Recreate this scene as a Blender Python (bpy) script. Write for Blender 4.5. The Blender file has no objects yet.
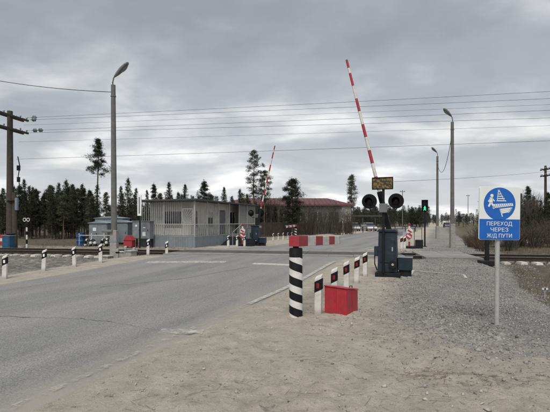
import bpy, math, random
import numpy as np
from mathutils import Vector, Matrix
random.seed(7); np.random.seed(7)
scene = bpy.context.scene
col = scene.collection
R = math.radians

# ------------------------------------------------------------------ camera
CAM_H = 1.6
cam_d = bpy.data.cameras.new('camera'); cam = bpy.data.objects.new('camera', cam_d); col.objects.link(cam)
cam.location = (0, 0, CAM_H); cam.rotation_euler = (R(90), 0, 0)
cam_d.sensor_width = 36.0; cam_d.lens = 36.0 * 412 / 550; cam_d.shift_y = 16 / 550
cam_d.clip_start = 0.05; cam_d.clip_end = 4000
scene.camera = cam

# ------------------------------------------------------------------ sky and sun
SUN_EL, SUN_AZ = 56.0, 188.0          # azimuth clockwise from +Y
world = bpy.data.worlds.new('World'); scene.world = world; world.use_nodes = True
nt = world.node_tree; nt.nodes.clear()
def wn(t, **k):
    n = nt.nodes.new(t)
    for a, b in k.items(): setattr(n, a, b)
    return n
def wmath(op, a, b=None, clamp=False):
    n = wn('ShaderNodeMath', operation=op, use_clamp=clamp)
    for i, x in enumerate((a, b)):
        if x is None: continue
        if isinstance(x, (int, float)): n.inputs[i].default_value = x
        else: nt.links.new(x, n.inputs[i])
    return n.outputs[0]
sky = wn('ShaderNodeTexSky', sky_type='NISHITA', sun_disc=False)
sky.sun_elevation = R(SUN_EL); sky.sun_rotation = R(SUN_AZ); sky.air_density = 1.2; sky.dust_density = 2.0
tc = wn('ShaderNodeTexCoord'); sep = wn('ShaderNodeSeparateXYZ'); nt.links.new(tc.outputs['Generated'], sep.inputs[0])
zz = wmath('ADD', wmath('MAXIMUM', sep.outputs[2], 0.0), 0.20)
cmb = wn('ShaderNodeCombineXYZ')
nt.links.new(wmath('DIVIDE', sep.outputs[0], zz), cmb.inputs[0]); nt.links.new(wmath('DIVIDE', sep.outputs[1], zz), cmb.inputs[1])
def cloud_noise(scale, detail, rough, loc, sx=1.0, sy=1.0, dist=0.0):
    mp = wn('ShaderNodeMapping'); mp.inputs['Location'].default_value = loc; mp.inputs['Scale'].default_value = (sx, sy, 1)
    nt.links.new(cmb.outputs[0], mp.inputs[0])
    n = wn('ShaderNodeTexNoise'); n.inputs['Scale'].default_value = scale; n.inputs['Detail'].default_value = detail
    n.inputs['Roughness'].default_value = rough; n.inputs['Distortion'].default_value = dist
    nt.links.new(mp.outputs[0], n.inputs['Vector']); return n.outputs['Fac']
def wramp(fac, stops, interp='EASE'):
    r = wn('ShaderNodeValToRGB'); cr = r.color_ramp; cr.interpolation = interp
    while len(cr.elements) < len(stops): cr.elements.new(0.5)
    for e, (p, c) in zip(cr.elements, stops): e.position = p; e.color = (*c, 1)
    nt.links.new(fac, r.inputs[0]); return r.outputs[0]
n1 = cloud_noise(1.15, 9, 0.54, (10.4, 9.4, 0), 0.9, 1.0, 0.15)
n2 = cloud_noise(1.5, 8, 0.50, (39.8, 18.8, 0), 0.75, 1.0, 0.2)
base_c = wramp(n1, [(0.32, (0.158, 0.170, 0.188)), (0.52, (0.200, 0.213, 0.232)), (0.70, (0.31, 0.318, 0.33))])
gap_c = wramp(n2, [(0.47, (0, 0, 0)), (0.74, (0.25, 0.235, 0.208))])
add = wn('ShaderNodeMix', data_type='RGBA', blend_type='ADD'); add.inputs[0].default_value = 1
nt.links.new(base_c, add.inputs[6]); nt.links.new(gap_c, add.inputs[7])
hz = wramp(sep.outputs[2], [(0.0, (0.115, 0.112, 0.107)), (0.34, (0, 0, 0))])
add2 = wn('ShaderNodeMix', data_type='RGBA', blend_type='ADD'); add2.inputs[0].default_value = 1
nt.links.new(add.outputs[2], add2.inputs[6]); nt.links.new(hz, add2.inputs[7])
skm = wn('ShaderNodeMix', data_type='RGBA', blend_type='MULTIPLY'); skm.inputs[0].default_value = 1
nt.links.new(sky.outputs[0], skm.inputs[6]); skm.inputs[7].default_value = (0.10, 0.10, 0.10, 1)
mixw = wn('ShaderNodeMix', data_type='RGBA'); mixw.inputs[0].default_value = 0.95
nt.links.new(skm.outputs[2], mixw.inputs[6]); nt.links.new(add2.outputs[2], mixw.inputs[7])
bg = wn('ShaderNodeBackground'); bg.inputs[1].default_value = 1.0
nt.links.new(mixw.outputs[2], bg.inputs[0])
wo = wn('ShaderNodeOutputWorld'); nt.links.new(bg.outputs[0], wo.inputs[0])

sun_d = bpy.data.lights.new('sun', 'SUN'); sun = bpy.data.objects.new('sun', sun_d); col.objects.link(sun)
sun_d.energy = 1.5; sun_d.angle = R(26); sun_d.color = (1.0, 0.96, 0.90)
_a, _e = R(SUN_AZ), R(SUN_EL)
sun.rotation_euler = Vector((math.sin(_a)*math.cos(_e), math.cos(_a)*math.cos(_e), math.sin(_e))).to_track_quat('Z', 'Y').to_euler()
sun.location = (0, -10, 30)
vs = scene.view_settings
vs.view_transform = 'Standard'; vs.look = 'None'; vs.gamma = 1.0; vs.exposure = 1.05; vs.use_curve_mapping = False

# ------------------------------------------------------------------ frames: s,t along/right of the road; a,c along/across the track
TH = math.atan(0.39); U = Vector((math.sin(TH), math.cos(TH), 0)); V = Vector((math.cos(TH), -math.sin(TH), 0))
PH = R(10.07); W = Vector((math.cos(PH), -math.sin(PH), 0)); N = Vector((math.sin(PH), math.cos(PH), 0))
def ST(s, t, z=0.0): p = U*s + V*t; p.z = z; return p
def AC(a, c, z=0.0): p = W*a + N*c; p.z = z; return p
ROAD_L, ROAD_R = -10.47, -3.19
TRACK_C = 18.45
def smooth(x, a, b):
    k = np.clip((np.asarray(x, float) - a) / (b - a), 0, 1); return k*k*(3 - 2*k)
def tt(x, y): return x*V.x + y*V.y
def ss(x, y): return x*U.x + y*U.y
def cc(x, y): return x*N.x + y*N.y
def aa(x, y): return x*W.x + y*W.y
def H(x, y):
    """terrain height without the small bumps"""
    x = np.asarray(x, float); y = np.asarray(y, float)
    t, c = tt(x, y), cc(x, y); d = np.abs(c - TRACK_C)
    h = 0.2 * (1 - smooth(d, 2.3, 9.5)) * smooth(t, -12.9, -11.4) * (1 - smooth(t, 1.25, 2.3))
    h = h - 0.38 * smooth(t, 1.35, 2.7) * (1 - smooth(c, 13.2, 15.6))
    h = h - 0.14 * (1 - smooth(t, -13.2, -11.6)) * (1 - smooth(c, 13.5, 16.3))
    h = h + 0.45 * smooth(t, 2.6, 6.5) * smooth(c, 21.5, 27) * (1 - smooth(t, 20, 40))
    return h
def Hz(p): return float(H(p.x, p.y))
_lat = np.random.rand(256, 256)
def vnoise(x, y, sc, off=0):
    x = np.asarray(x)*sc + 57.3 + off*13.7; y = np.asarray(y)*sc + 91.1 + off*7.9
    xi = np.floor(x).astype(int); yi = np.floor(y).astype(int); fx = x-xi; fy = y-yi
    fx = fx*fx*(3-2*fx); fy = fy*fy*(3-2*fy); g = lambda a, b: _lat[a % 256, b % 256]
    return (g(xi, yi)*(1-fx)+g(xi+1, yi)*fx)*(1-fy) + (g(xi, yi+1)*(1-fx)+g(xi+1, yi+1)*fx)*fy

# ------------------------------------------------------------------ materials
MATS = {}
class NT:
    def __init__(s, m): s.t = m.node_tree; s.n = s.t.nodes; s.l = s.t.links
    def node(s, ty, **k):
        n = s.n.new(ty)
        for a, b in k.items(): setattr(n, a, b)
        return n
    def put(s, sock, v):
        if isinstance(v, (int, float)): sock.default_value = v
        elif isinstance(v, tuple): sock.default_value = v if len(v) == len(sock.default_value) else (*v, 1)
        else: s.l.new(v, sock)
    def math(s, op, a, b=0.0, clamp=False):
        n = s.node('ShaderNodeMath', operation=op, use_clamp=clamp); s.put(n.inputs[0], a); s.put(n.inputs[1], b); return n.outputs[0]
    def mix(s, f, a, b, blend='MIX'):
        n = s.node('ShaderNodeMix', data_type='RGBA', blend_type=blend); s.put(n.inputs[0], f); s.put(n.inputs[6], a); s.put(n.inputs[7], b); return n.outputs[2]
    def noise(s, vec, scale, detail=4, rough=0.55, sxyz=None, dist=0.0):
        if sxyz:
            mp = s.node('ShaderNodeMapping'); mp.inputs['Scale'].default_value = sxyz; s.l.new(vec, mp.inputs[0]); vec = mp.outputs[0]
        n = s.node('ShaderNodeTexNoise'); n.inputs['Scale'].default_value = scale; n.inputs['Detail'].default_value = detail
        n.inputs['Roughness'].default_value = rough; n.inputs['Distortion'].default_value = dist; s.l.new(vec, n.inputs['Vector']); return n.outputs['Fac']
    def rng(s, v, a, b, c=0.0, d=1.0):
        n = s.node('ShaderNodeMapRange'); n.clamp = True; s.put(n.inputs[0], v)
        for i, x in enumerate((a, b, c, d)): n.inputs[i+1].default_value = x
        return n.outputs[0]
    def bump(s, h, strength, dist):
        n = s.node('ShaderNodeBump'); n.inputs['Strength'].default_value = strength; n.inputs['Distance'].default_value = dist; s.l.new(h, n.inputs['Height']); return n.outputs[0]
    def attr(s, name): return s.node('ShaderNodeAttribute', attribute_name=name)
def new_mat(name):
    m = bpy.data.materials.new(name); m.use_nodes = True; m.node_tree.nodes.clear(); k = NT(m)
    b = k.node('ShaderNodeBsdfPrincipled'); o = k.node('ShaderNodeOutputMaterial'); k.l.new(b.outputs[0], o.inputs[0])
    MATS[name] = m; return m, k, b
def mat(name, c, rough=0.7, metal=0.0, var=0.25, vscale=6.0, dirt=None, dirt_amt=0.0, dscale=2.5, bump=0.0, bscale=40, spec=0.4, perobj=0.0, splash=0.0):
    m, k, b = new_mat(name)
    tcn = k.node('ShaderNodeTexCoord'); v = tcn.outputs['Object']
    n1 = k.noise(v, vscale, 5, 0.6)
    lo = tuple(x*(1-var) for x in c); hi = tuple(min(1, x*(1+var)) for x in c)
    base = k.mix(k.rng(n1, 0.3, 0.7), lo, hi)
    if dirt is not None:
        d = k.rng(k.noise(v, dscale, 6, 0.65, dist=0.4), 0.62 - 0.3*dirt_amt, 0.78 - 0.1*dirt_amt)
        base = k.mix(k.math('MULTIPLY', d, min(1, 0.4 + dirt_amt)), base, dirt)
    if splash:
        sz = k.node('ShaderNodeSeparateXYZ'); k.l.new(v, sz.inputs[0])
        f = k.rng(k.math('SUBTRACT', k.math('MULTIPLY', k.noise(v, 9, 7, 0.7), splash*2), sz.outputs[2]), -0.03, splash*0.8)
        base = k.mix(k.math('MULTIPLY', f, 0.75), base, (0.30, 0.275, 0.235))
        sc = k.rng(k.noise(v, 22, 8, 0.75), 0.63, 0.68); base = k.mix(k.math('MULTIPLY', sc, 0.45), base, (0.26, 0.24, 0.22))
    if perobj:
        oi = k.node('ShaderNodeObjectInfo')
        base = k.mix(1.0, base, k.mix(oi.outputs['Random'], (1-perobj,)*3, (1+perobj,)*3), 'MULTIPLY')
    k.put(b.inputs['Base Color'], base)
    k.put(b.inputs['Roughness'], k.rng(n1, 0.2, 0.8, max(0.05, rough-0.1), min(1, rough+0.12)))
    b.inputs['Metallic'].default_value = metal; b.inputs['Specular IOR Level'].default_value = spec
    if bump: k.put(b.inputs['Normal'], k.bump(k.noise(v, bscale, 4, 0.6), bump, 0.01))
    return m
M = MATS
DUST = (0.20, 0.18, 0.15)
mat('red_paint', (0.36, 0.020, 0.033), 0.5, var=0.18, vscale=9, dirt=(0.17, 0.04, 0.035), dirt_amt=0.5, dscale=7, bump=0.15)
mat('red_band', (0.30, 0.028, 0.040), 0.55, var=0.15, dirt=(0.25, 0.12, 0.11), dirt_amt=0.3)
mat('white_paint', (0.58, 0.565, 0.54), 0.6, var=0.08, dirt=(0.34, 0.31, 0.27), dirt_amt=0.5, dscale=7, bump=0.08, splash=0.10)
mat('white_clean', (0.74, 0.75, 0.75), 0.45, var=0.05, dirt=(0.5, 0.49, 0.46), dirt_amt=0.2)
mat('black_paint', (0.008, 0.008, 0.009), 0.6, var=0.2, dirt=(0.025, 0.024, 0.022), dirt_amt=0.3, dscale=6, spec=0.15)
mat('dark_metal', (0.012, 0.013, 0.015), 0.55, metal=0.0, var=0.3, spec=0.2)
mat('dark_rubber', (0.016, 0.016, 0.017), 0.8, var=0.2)
mat('crack_fill', (0.075, 0.073, 0.07), 0.9, var=0.3, vscale=20)
mat('reflector_red', (0.20, 0.014, 0.018), 0.35, var=0.1)
mat('lens_dark', (0.012, 0.006, 0.006), 0.3, var=0.1, spec=0.3)
mat('machine_blue', (0.010, 0.022, 0.034), 0.5, var=0.2, dirt=(0.05, 0.05, 0.048), dirt_amt=0.35, dscale=5, bump=0.08)
mat('sign_blue', (0.012, 0.11, 0.42), 0.35, var=0.06, dirt=(0.03, 0.12, 0.36), dirt_amt=0.2)
mat('sign_white', (0.68, 0.70, 0.69), 0.35, var=0.04, dirt=(0.52, 0.53, 0.5), dirt_amt=0.2)
mat('sign_back', (0.30, 0.31, 0.31), 0.5, metal=0.5, var=0.1)
mat('galvanised', (0.40, 0.40, 0.385), 0.5, metal=0.25, var=0.12, vscale=14, dirt=(0.27, 0.25, 0.22), dirt_amt=0.3)
mat('concrete', (0.27, 0.26, 0.245), 0.85, var=0.2, vscale=8, dirt=(0.15, 0.14, 0.13), dirt_amt=0.4, bump=0.25, bscale=60)
mat('pole_concrete', (0.13, 0.127, 0.122), 0.85, var=0.2, vscale=5, dirt=(0.07, 0.068, 0.064), dirt_amt=0.4, bump=0.25, bscale=50)
mat('sleeper_concrete', (0.50, 0.48, 0.44), 0.9, var=0.12, vscale=6, dirt=(0.3, 0.27, 0.24), dirt_amt=0.3, bump=0.3, bscale=60, perobj=0.15)
mat('deck_rubber', (0.055, 0.054, 0.052), 0.75, var=0.2, vscale=3, dirt=(0.13, 0.12, 0.105), dirt_amt=0.4, perobj=0.12)
mat('deck_concrete', (0.20, 0.195, 0.185), 0.85, var=0.15, vscale=3, dirt=(0.11, 0.105, 0.098), dirt_amt=0.4, bump=0.2, perobj=0.12)
mat('rail_steel', (0.045, 0.033, 0.026), 0.65, metal=0.35, var=0.3, vscale=10)
mat('rail_head', (0.42, 0.42, 0.43), 0.28, metal=0.9, var=0.12)
mat('timber', (0.055, 0.046, 0.039), 0.9, var=0.3, vscale=9, bump=0.3, bscale=50)
mat('wire', (0.03, 0.03, 0.033), 0.5)
mat('glass_insulator', (0.16, 0.20, 0.21), 0.15, var=0.1, spec=0.7)
mat('lamp_grey', (0.15, 0.155, 0.16), 0.45, metal=0.2, var=0.15)
mat('wall_cream', (0.54, 0.53, 0.485), 0.75, var=0.08, vscale=3, dirt=(0.30, 0.28, 0.23), dirt_amt=0.35)
mat('wall_siding_grey', (0.20, 0.205, 0.20), 0.7, var=0.1, dirt=(0.12, 0.12, 0.115), dirt_amt=0.3)
mat('plinth_blue', (0.18, 0.205, 0.222), 0.6, var=0.12, vscale=3, dirt=(0.12, 0.135, 0.145), dirt_amt=0.4, perobj=0.08)
mat('grille_grey', (0.33, 0.335, 0.335), 0.5, metal=0.2, var=0.15)
mat('roof_dark', (0.05, 0.05, 0.052), 0.7, var=0.25)
mat('window_glass', (0.018, 0.021, 0.026), 0.12, var=0.2, spec=0.6)
mat('window_blind', (0.45, 0.46, 0.47), 0.7)
mat('door_grey', (0.17, 0.165, 0.185), 0.6, var=0.12)
mat('cabinet_grey', (0.175, 0.19, 0.20), 0.55, var=0.12, vscale=3, dirt=(0.1, 0.11, 0.115), dirt_amt=0.35)
mat('cabinet_blue', (0.19, 0.225, 0.245), 0.55, var=0.12, vscale=3)
mat('barrel_blue', (0.012, 0.055, 0.17), 0.5, var=0.2)
mat('deep_blue', (0.015, 0.075, 0.14), 0.6, var=0.2, dirt=(0.06, 0.08, 0.1), dirt_amt=0.3)
mat('paper', (0.62, 0.64, 0.66), 0.8, var=0.1)
mat('roof_red', (0.105, 0.040, 0.044), 0.6, var=0.15, vscale=1.5)
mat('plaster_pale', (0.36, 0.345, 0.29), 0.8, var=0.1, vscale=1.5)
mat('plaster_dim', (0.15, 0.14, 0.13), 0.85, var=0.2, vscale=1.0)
mat('needles', (0.036, 0.041, 0.027), 0.8, var=0.45, vscale=2.2, perobj=0.4, spec=0.15)
mat('needles_light', (0.070, 0.076, 0.052), 0.8, var=0.4, vscale=2.2, perobj=0.2, spec=0.15)
mat('bark', (0.095, 0.078, 0.065), 0.95, var=0.35, vscale=6, spec=0.1, perobj=0.2)
mat('bark_pine', (0.14, 0.10, 0.075), 0.95, var=0.35, vscale=4, spec=0.1)
mat('twig', (0.068, 0.056, 0.047), 0.9, var=0.3, spec=0.1, perobj=0.25)
mat('twig_grey', (0.095, 0.088, 0.080), 0.9, var=0.3, spec=0.1, perobj=0.25)
mat('twig_rust', (0.085, 0.060, 0.042), 0.9, var=0.3, spec=0.1, perobj=0.25)
mat('dry_grass', (0.15, 0.12, 0.078), 0.9, var=0.35, vscale=20, spec=0.1)
mat('stick', (0.20, 0.17, 0.135), 0.9, var=0.35, vscale=20, spec=0.1)
mat('fence_brown', (0.055, 0.040, 0.034), 0.85, var=0.3, vscale=3)
mat('car_white', (0.6, 0.61, 0.62), 0.3, var=0.04, dirt=(0.4, 0.39, 0.37), dirt_amt=0.2)
mat('car_dark', (0.03, 0.032, 0.036), 0.3, var=0.1)
mat('road_paint', (0.52, 0.51, 0.48), 0.8, var=0.1)

def stone_mat(name, cols, scale):
    m, k, b = new_mat(name)
    g = k.node('ShaderNodeNewGeometry')
    r = k.node('ShaderNodeValToRGB'); cr = r.color_ramp
    while len(cr.elements) < len(cols): cr.elements.new(0.5)
    for i, (e, c) in enumerate(zip(cr.elements, cols)): e.position = i/(len(cols)-1); e.color = (*c, 1)
    k.l.new(g.outputs['Random Per Island'], r.inputs[0])
    tcn = k.node('ShaderNodeTexCoord')
    n = k.noise(tcn.outputs['Object'], scale, 3)
    k.put(b.inputs['Base Color'], k.mix(1.0, r.outputs[0], k.mix(n, (0.7,)*3, (1.25,)*3), 'MULTIPLY'))
    b.inputs['Roughness'].default_value = 0.9; b.inputs['Specular IOR Level'].default_value = 0.25
stone_mat('gravel_stone', [(0.10, 0.098, 0.095), (0.21, 0.205, 0.197), (0.30, 0.29, 0.275), (0.17, 0.165, 0.157), (0.34, 0.325, 0.305)], 60)
stone_mat('sand_stone', [(0.19, 0.175, 0.155), (0.30, 0.28, 0.25), (0.40, 0.38, 0.34), (0.13, 0.12, 0.105)], 60)
stone_mat('ballast_stone', [(0.08, 0.075, 0.072), (0.16, 0.15, 0.145), (0.24, 0.23, 0.22), (0.12, 0.108, 0.098)], 30)

# ground: weights come from the zones of the place (sand verge, gravel path, soil, dead grass)
m, k, b = new_mat('ground_surface')
tcn = k.node('ShaderNodeTexCoord'); v = tcn.outputs['Object']
nbig = k.noise(v, 0.55, 5, 0.6); nmid = k.noise(v, 3.2, 6, 0.65); nfine = k.noise(v, 34, 5, 0.7); ngr = k.noise(v, 150, 3, 0.7)
sand = k.mix(k.rng(nmid, 0.32, 0.68), (0.290, 0.260, 0.218), (0.455, 0.412, 0.350))
sand = k.mix(k.rng(nbig, 0.42, 0.66), sand, (0.36, 0.327, 0.28))
sand = k.mix(1.0, sand, k.mix(nfine, (0.72,)*3, (1.26,)*3), 'MULTIPLY')
sand = k.mix(1.0, sand, k.mix(k.rng(ngr, 0.3, 0.7), (0.78,)*3, (1.2,)*3), 'MULTIPLY')
spots = k.math('MAXIMUM', k.rng(k.noise(v, 9, 6, 0.7, dist=0.6), 0.58, 0.68), k.math('MULTIPLY', k.rng(k.noise(v, 26, 5, 0.7), 0.60, 0.68), 0.8))
sand = k.mix(k.math('MULTIPLY', spots, 0.62), sand, (0.125, 0.112, 0.095))
vor = k.node('ShaderNodeTexVoronoi'); vor.inputs['Scale'].default_value = 42; k.l.new(v, vor.inputs['Vector'])
vsep = k.node('ShaderNodeSeparateColor'); k.l.new(vor.outputs['Color'], vsep.inputs[0])
grv = k.mix(vsep.outputs[0], (0.12, 0.117, 0.11), (0.33, 0.318, 0.298))
grv = k.mix(1.0, grv, k.mix(k.rng(nbig, 0.35, 0.65), (0.8,)*3, (1.15,)*3), 'MULTIPLY')
soil = k.mix(nmid, (0.055, 0.048, 0.040), (0.135, 0.118, 0.096))
soil = k.mix(1.0, soil, k.mix(nfine, (0.7,)*3, (1.3,)*3), 'MULTIPLY')
grass = k.mix(nmid, (0.065, 0.055, 0.038), (0.14, 0.118, 0.08))
grass = k.mix(1.0, grass, k.mix(nfine, (0.6,)*3, (1.35,)*3), 'MULTIPLY')
def wgt(name, nz, lo=0.35, hi=0.65):
    a = k.attr(name); f = k.math('ADD', a.outputs['Fac'], k.math('MULTIPLY', k.math('SUBTRACT', nz, 0.5), 1.3)); return k.rng(f, lo, hi)
mixn = k.noise(v, 4.5, 7, 0.72)
c1 = k.mix(wgt('gravel', mixn, 0.3, 0.75), sand, grv)
c2 = k.mix(wgt('soil', mixn), c1, soil)
c3 = k.mix(wgt('grass', mixn), c2, grass)
k.put(b.inputs['Base Color'], c3); b.inputs['Roughness'].default_value = 0.95; b.inputs['Specular IOR Level'].default_value = 0.15
hgt = k.math('ADD', k.math('MULTIPLY', nfine, 0.6), k.math('ADD', k.math('MULTIPLY', nmid, 1.2), k.math('MULTIPLY', ngr, 0.25)))
k.put(b.inputs['Normal'], k.bump(hgt, 0.9, 0.045))

# asphalt: 'st' carries metres along and across the road
m, k, b = new_mat('asphalt')
a = k.attr('st'); v = a.outputs['Vector']; sp = k.node('ShaderNodeSeparateXYZ'); k.l.new(v, sp.inputs[0])
streak = k.noise(v, 1.0, 5, 0.6, (0.06, 1.6, 1)); blot = k.noise(v, 0.45, 5, 0.6, (0.5, 1, 1)); fine = k.noise(v, 48, 6, 0.8); grit = k.noise(v, 190, 2, 0.6)
basec = k.mix(k.rng(streak, 0.3, 0.7), (0.135, 0.136, 0.136), (0.205, 0.203, 0.199))
basec = k.mix(k.rng(blot, 0.42, 0.66, 0, 0.55), basec, (0.205, 0.203, 0.20))
basec = k.mix(1.0, basec, k.mix(k.rng(fine, 0.3, 0.7), (0.62,)*3, (1.36,)*3), 'MULTIPLY')
va = k.node('ShaderNodeTexVoronoi'); va.inputs['Scale'].default_value = 85; k.l.new(v, va.inputs['Vector']); vas = k.node('ShaderNodeSeparateColor'); k.l.new(va.outputs['Color'], vas.inputs[0])
basec = k.mix(1.0, basec, k.mix(vas.outputs[0], (0.72,)*3, (1.28,)*3), 'MULTIPLY')
trk = k.math('MULTIPLY', k.math('ADD', k.math('COSINE', k.math('MULTIPLY', k.math('ADD', sp.outputs[1], k.math('MULTIPLY', k.noise(v, 0.25, 3), 1.2)), 3.45)), 1.0), 0.5)
basec = k.mix(k.math('MULTIPLY', trk, 0.35), basec, k.mix(1.0, basec, (1.32, 1.31, 1.29), 'MULTIPLY'))
basec = k.mix(k.rng(grit, 0.62, 0.76, 0, 0.6), basec, (0.34, 0.335, 0.325))
stain = k.rng(k.noise(v, 0.9, 6, 0.7, (0.35, 1, 1), 0.5), 0.60, 0.72)
basec = k.mix(k.math('MULTIPLY', stain, 0.35), basec, (0.075, 0.075, 0.076))
en = k.noise(v, 1.6, 7, 0.72, (0.5, 1, 1))
ed = k.math('MINIMUM', k.math('SUBTRACT', ROAD_R, sp.outputs[1]), k.math('SUBTRACT', sp.outputs[1], ROAD_L))
dusty = k.rng(k.math('SUBTRACT', k.math('MULTIPLY', en, 1.25), ed), -0.02, 0.62)
basec = k.mix(k.math('MULTIPLY', dusty, 0.85), basec, (0.265, 0.245, 0.215))
k.put(b.inputs['Base Color'], basec); b.inputs['Roughness'].default_value = 0.85; b.inputs['Specular IOR Level'].default_value = 0.3
k.put(b.inputs['Normal'], k.bump(k.math('ADD', k.math('MULTIPLY', fine, 0.7), grit), 0.35, 0.006))

# worn white road paint: holes show the road below
m, k, b = new_mat('worn_marking')
tcn = k.node('ShaderNodeTexCoord'); v = tcn.outputs['Object']
wear = k.rng(k.noise(v, 5, 8, 0.75), 0.44, 0.56); pits = k.rng(k.noise(v, 45, 4, 0.7), 0.40, 0.52)
attr_w = k.attr('wear')
al = k.math('MULTIPLY', k.rng(k.math('ADD', k.noise(v, 7, 10, 0.8), k.math('SUBTRACT', 0.5, attr_w.outputs['Fac'])), 0.40, 0.64), k.rng(k.noise(v, 90, 3, 0.7), 0.28, 0.5, 0.45, 0.92))
k.put(b.inputs['Base Color'], k.mix(k.noise(v, 12, 4), (0.38, 0.365, 0.335), (0.55, 0.54, 0.51))); b.inputs['Roughness'].default_value = 0.85
k.put(b.inputs['Alpha'], al)

# helical black and white post paint
m, k, b = new_mat('helical_stripes')
tcn = k.node('ShaderNodeTexCoord'); v = tcn.outputs['Object']; sp = k.node('ShaderNodeSeparateXYZ'); k.l.new(v, sp.inputs[0])
ang = k.math('ARCTAN2', sp.outputs[1], sp.outputs[0])
ph = k.math('FRACT', k.math('ADD', k.math('DIVIDE', k.math('ADD', sp.outputs[2], k.math('MULTIPLY', ang, 0.25/6.28318)), 0.25), 10.15 + 0.0))
st = k.rng(k.math('ADD', ph, k.math('MULTIPLY', k.math('SUBTRACT', k.noise(v, 18, 3), 0.5), 0.03)), 0.53, 0.55)
top = k.rng(sp.outputs[2], 0.985, 0.99)
st = k.math('MULTIPLY', st, k.math('SUBTRACT', 1.0, top))
dn = k.rng(k.noise(v, 6, 6, 0.7), 0.45, 0.75, 0, 0.5)
k.put(b.inputs['Base Color'], k.mix(st, k.mix(dn, (0.007, 0.007, 0.008), (0.022, 0.021, 0.019)), k.mix(dn, (0.58, 0.57, 0.545), (0.34, 0.31, 0.27)))); b.inputs['Roughness'].default_value = 0.65; b.inputs['Specular IOR Level'].default_value = 0.2
k.put(b.inputs['Normal'], k.bump(k.noise(v, 40, 4, 0.6), 0.15, 0.01))

# worn plate: dull gold paint with the dark remains of its marks
m, k, b = new_mat('worn_plate')
tcn = k.node('ShaderNodeTexCoord'); v = tcn.outputs['Object']
q = k.rng(k.noise(v, 11, 5, 0.7, (1, 1, 1.3)), 0.47, 0.56)
k.put(b.inputs['Base Color'], k.mix(q, (0.022, 0.018, 0.012), (0.20, 0.13, 0.035))); b.inputs['Roughness'].default_value = 0.6
# lit green walking man
m, k, b = new_mat('green_lamp')
b.inputs['Base Color'].default_value = (0.02, 0.25, 0.1, 1); b.inputs['Emission Color'].default_value = (0.05, 0.85, 0.35, 1); b.inputs['Emission Strength'].default_value = 0.9

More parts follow.
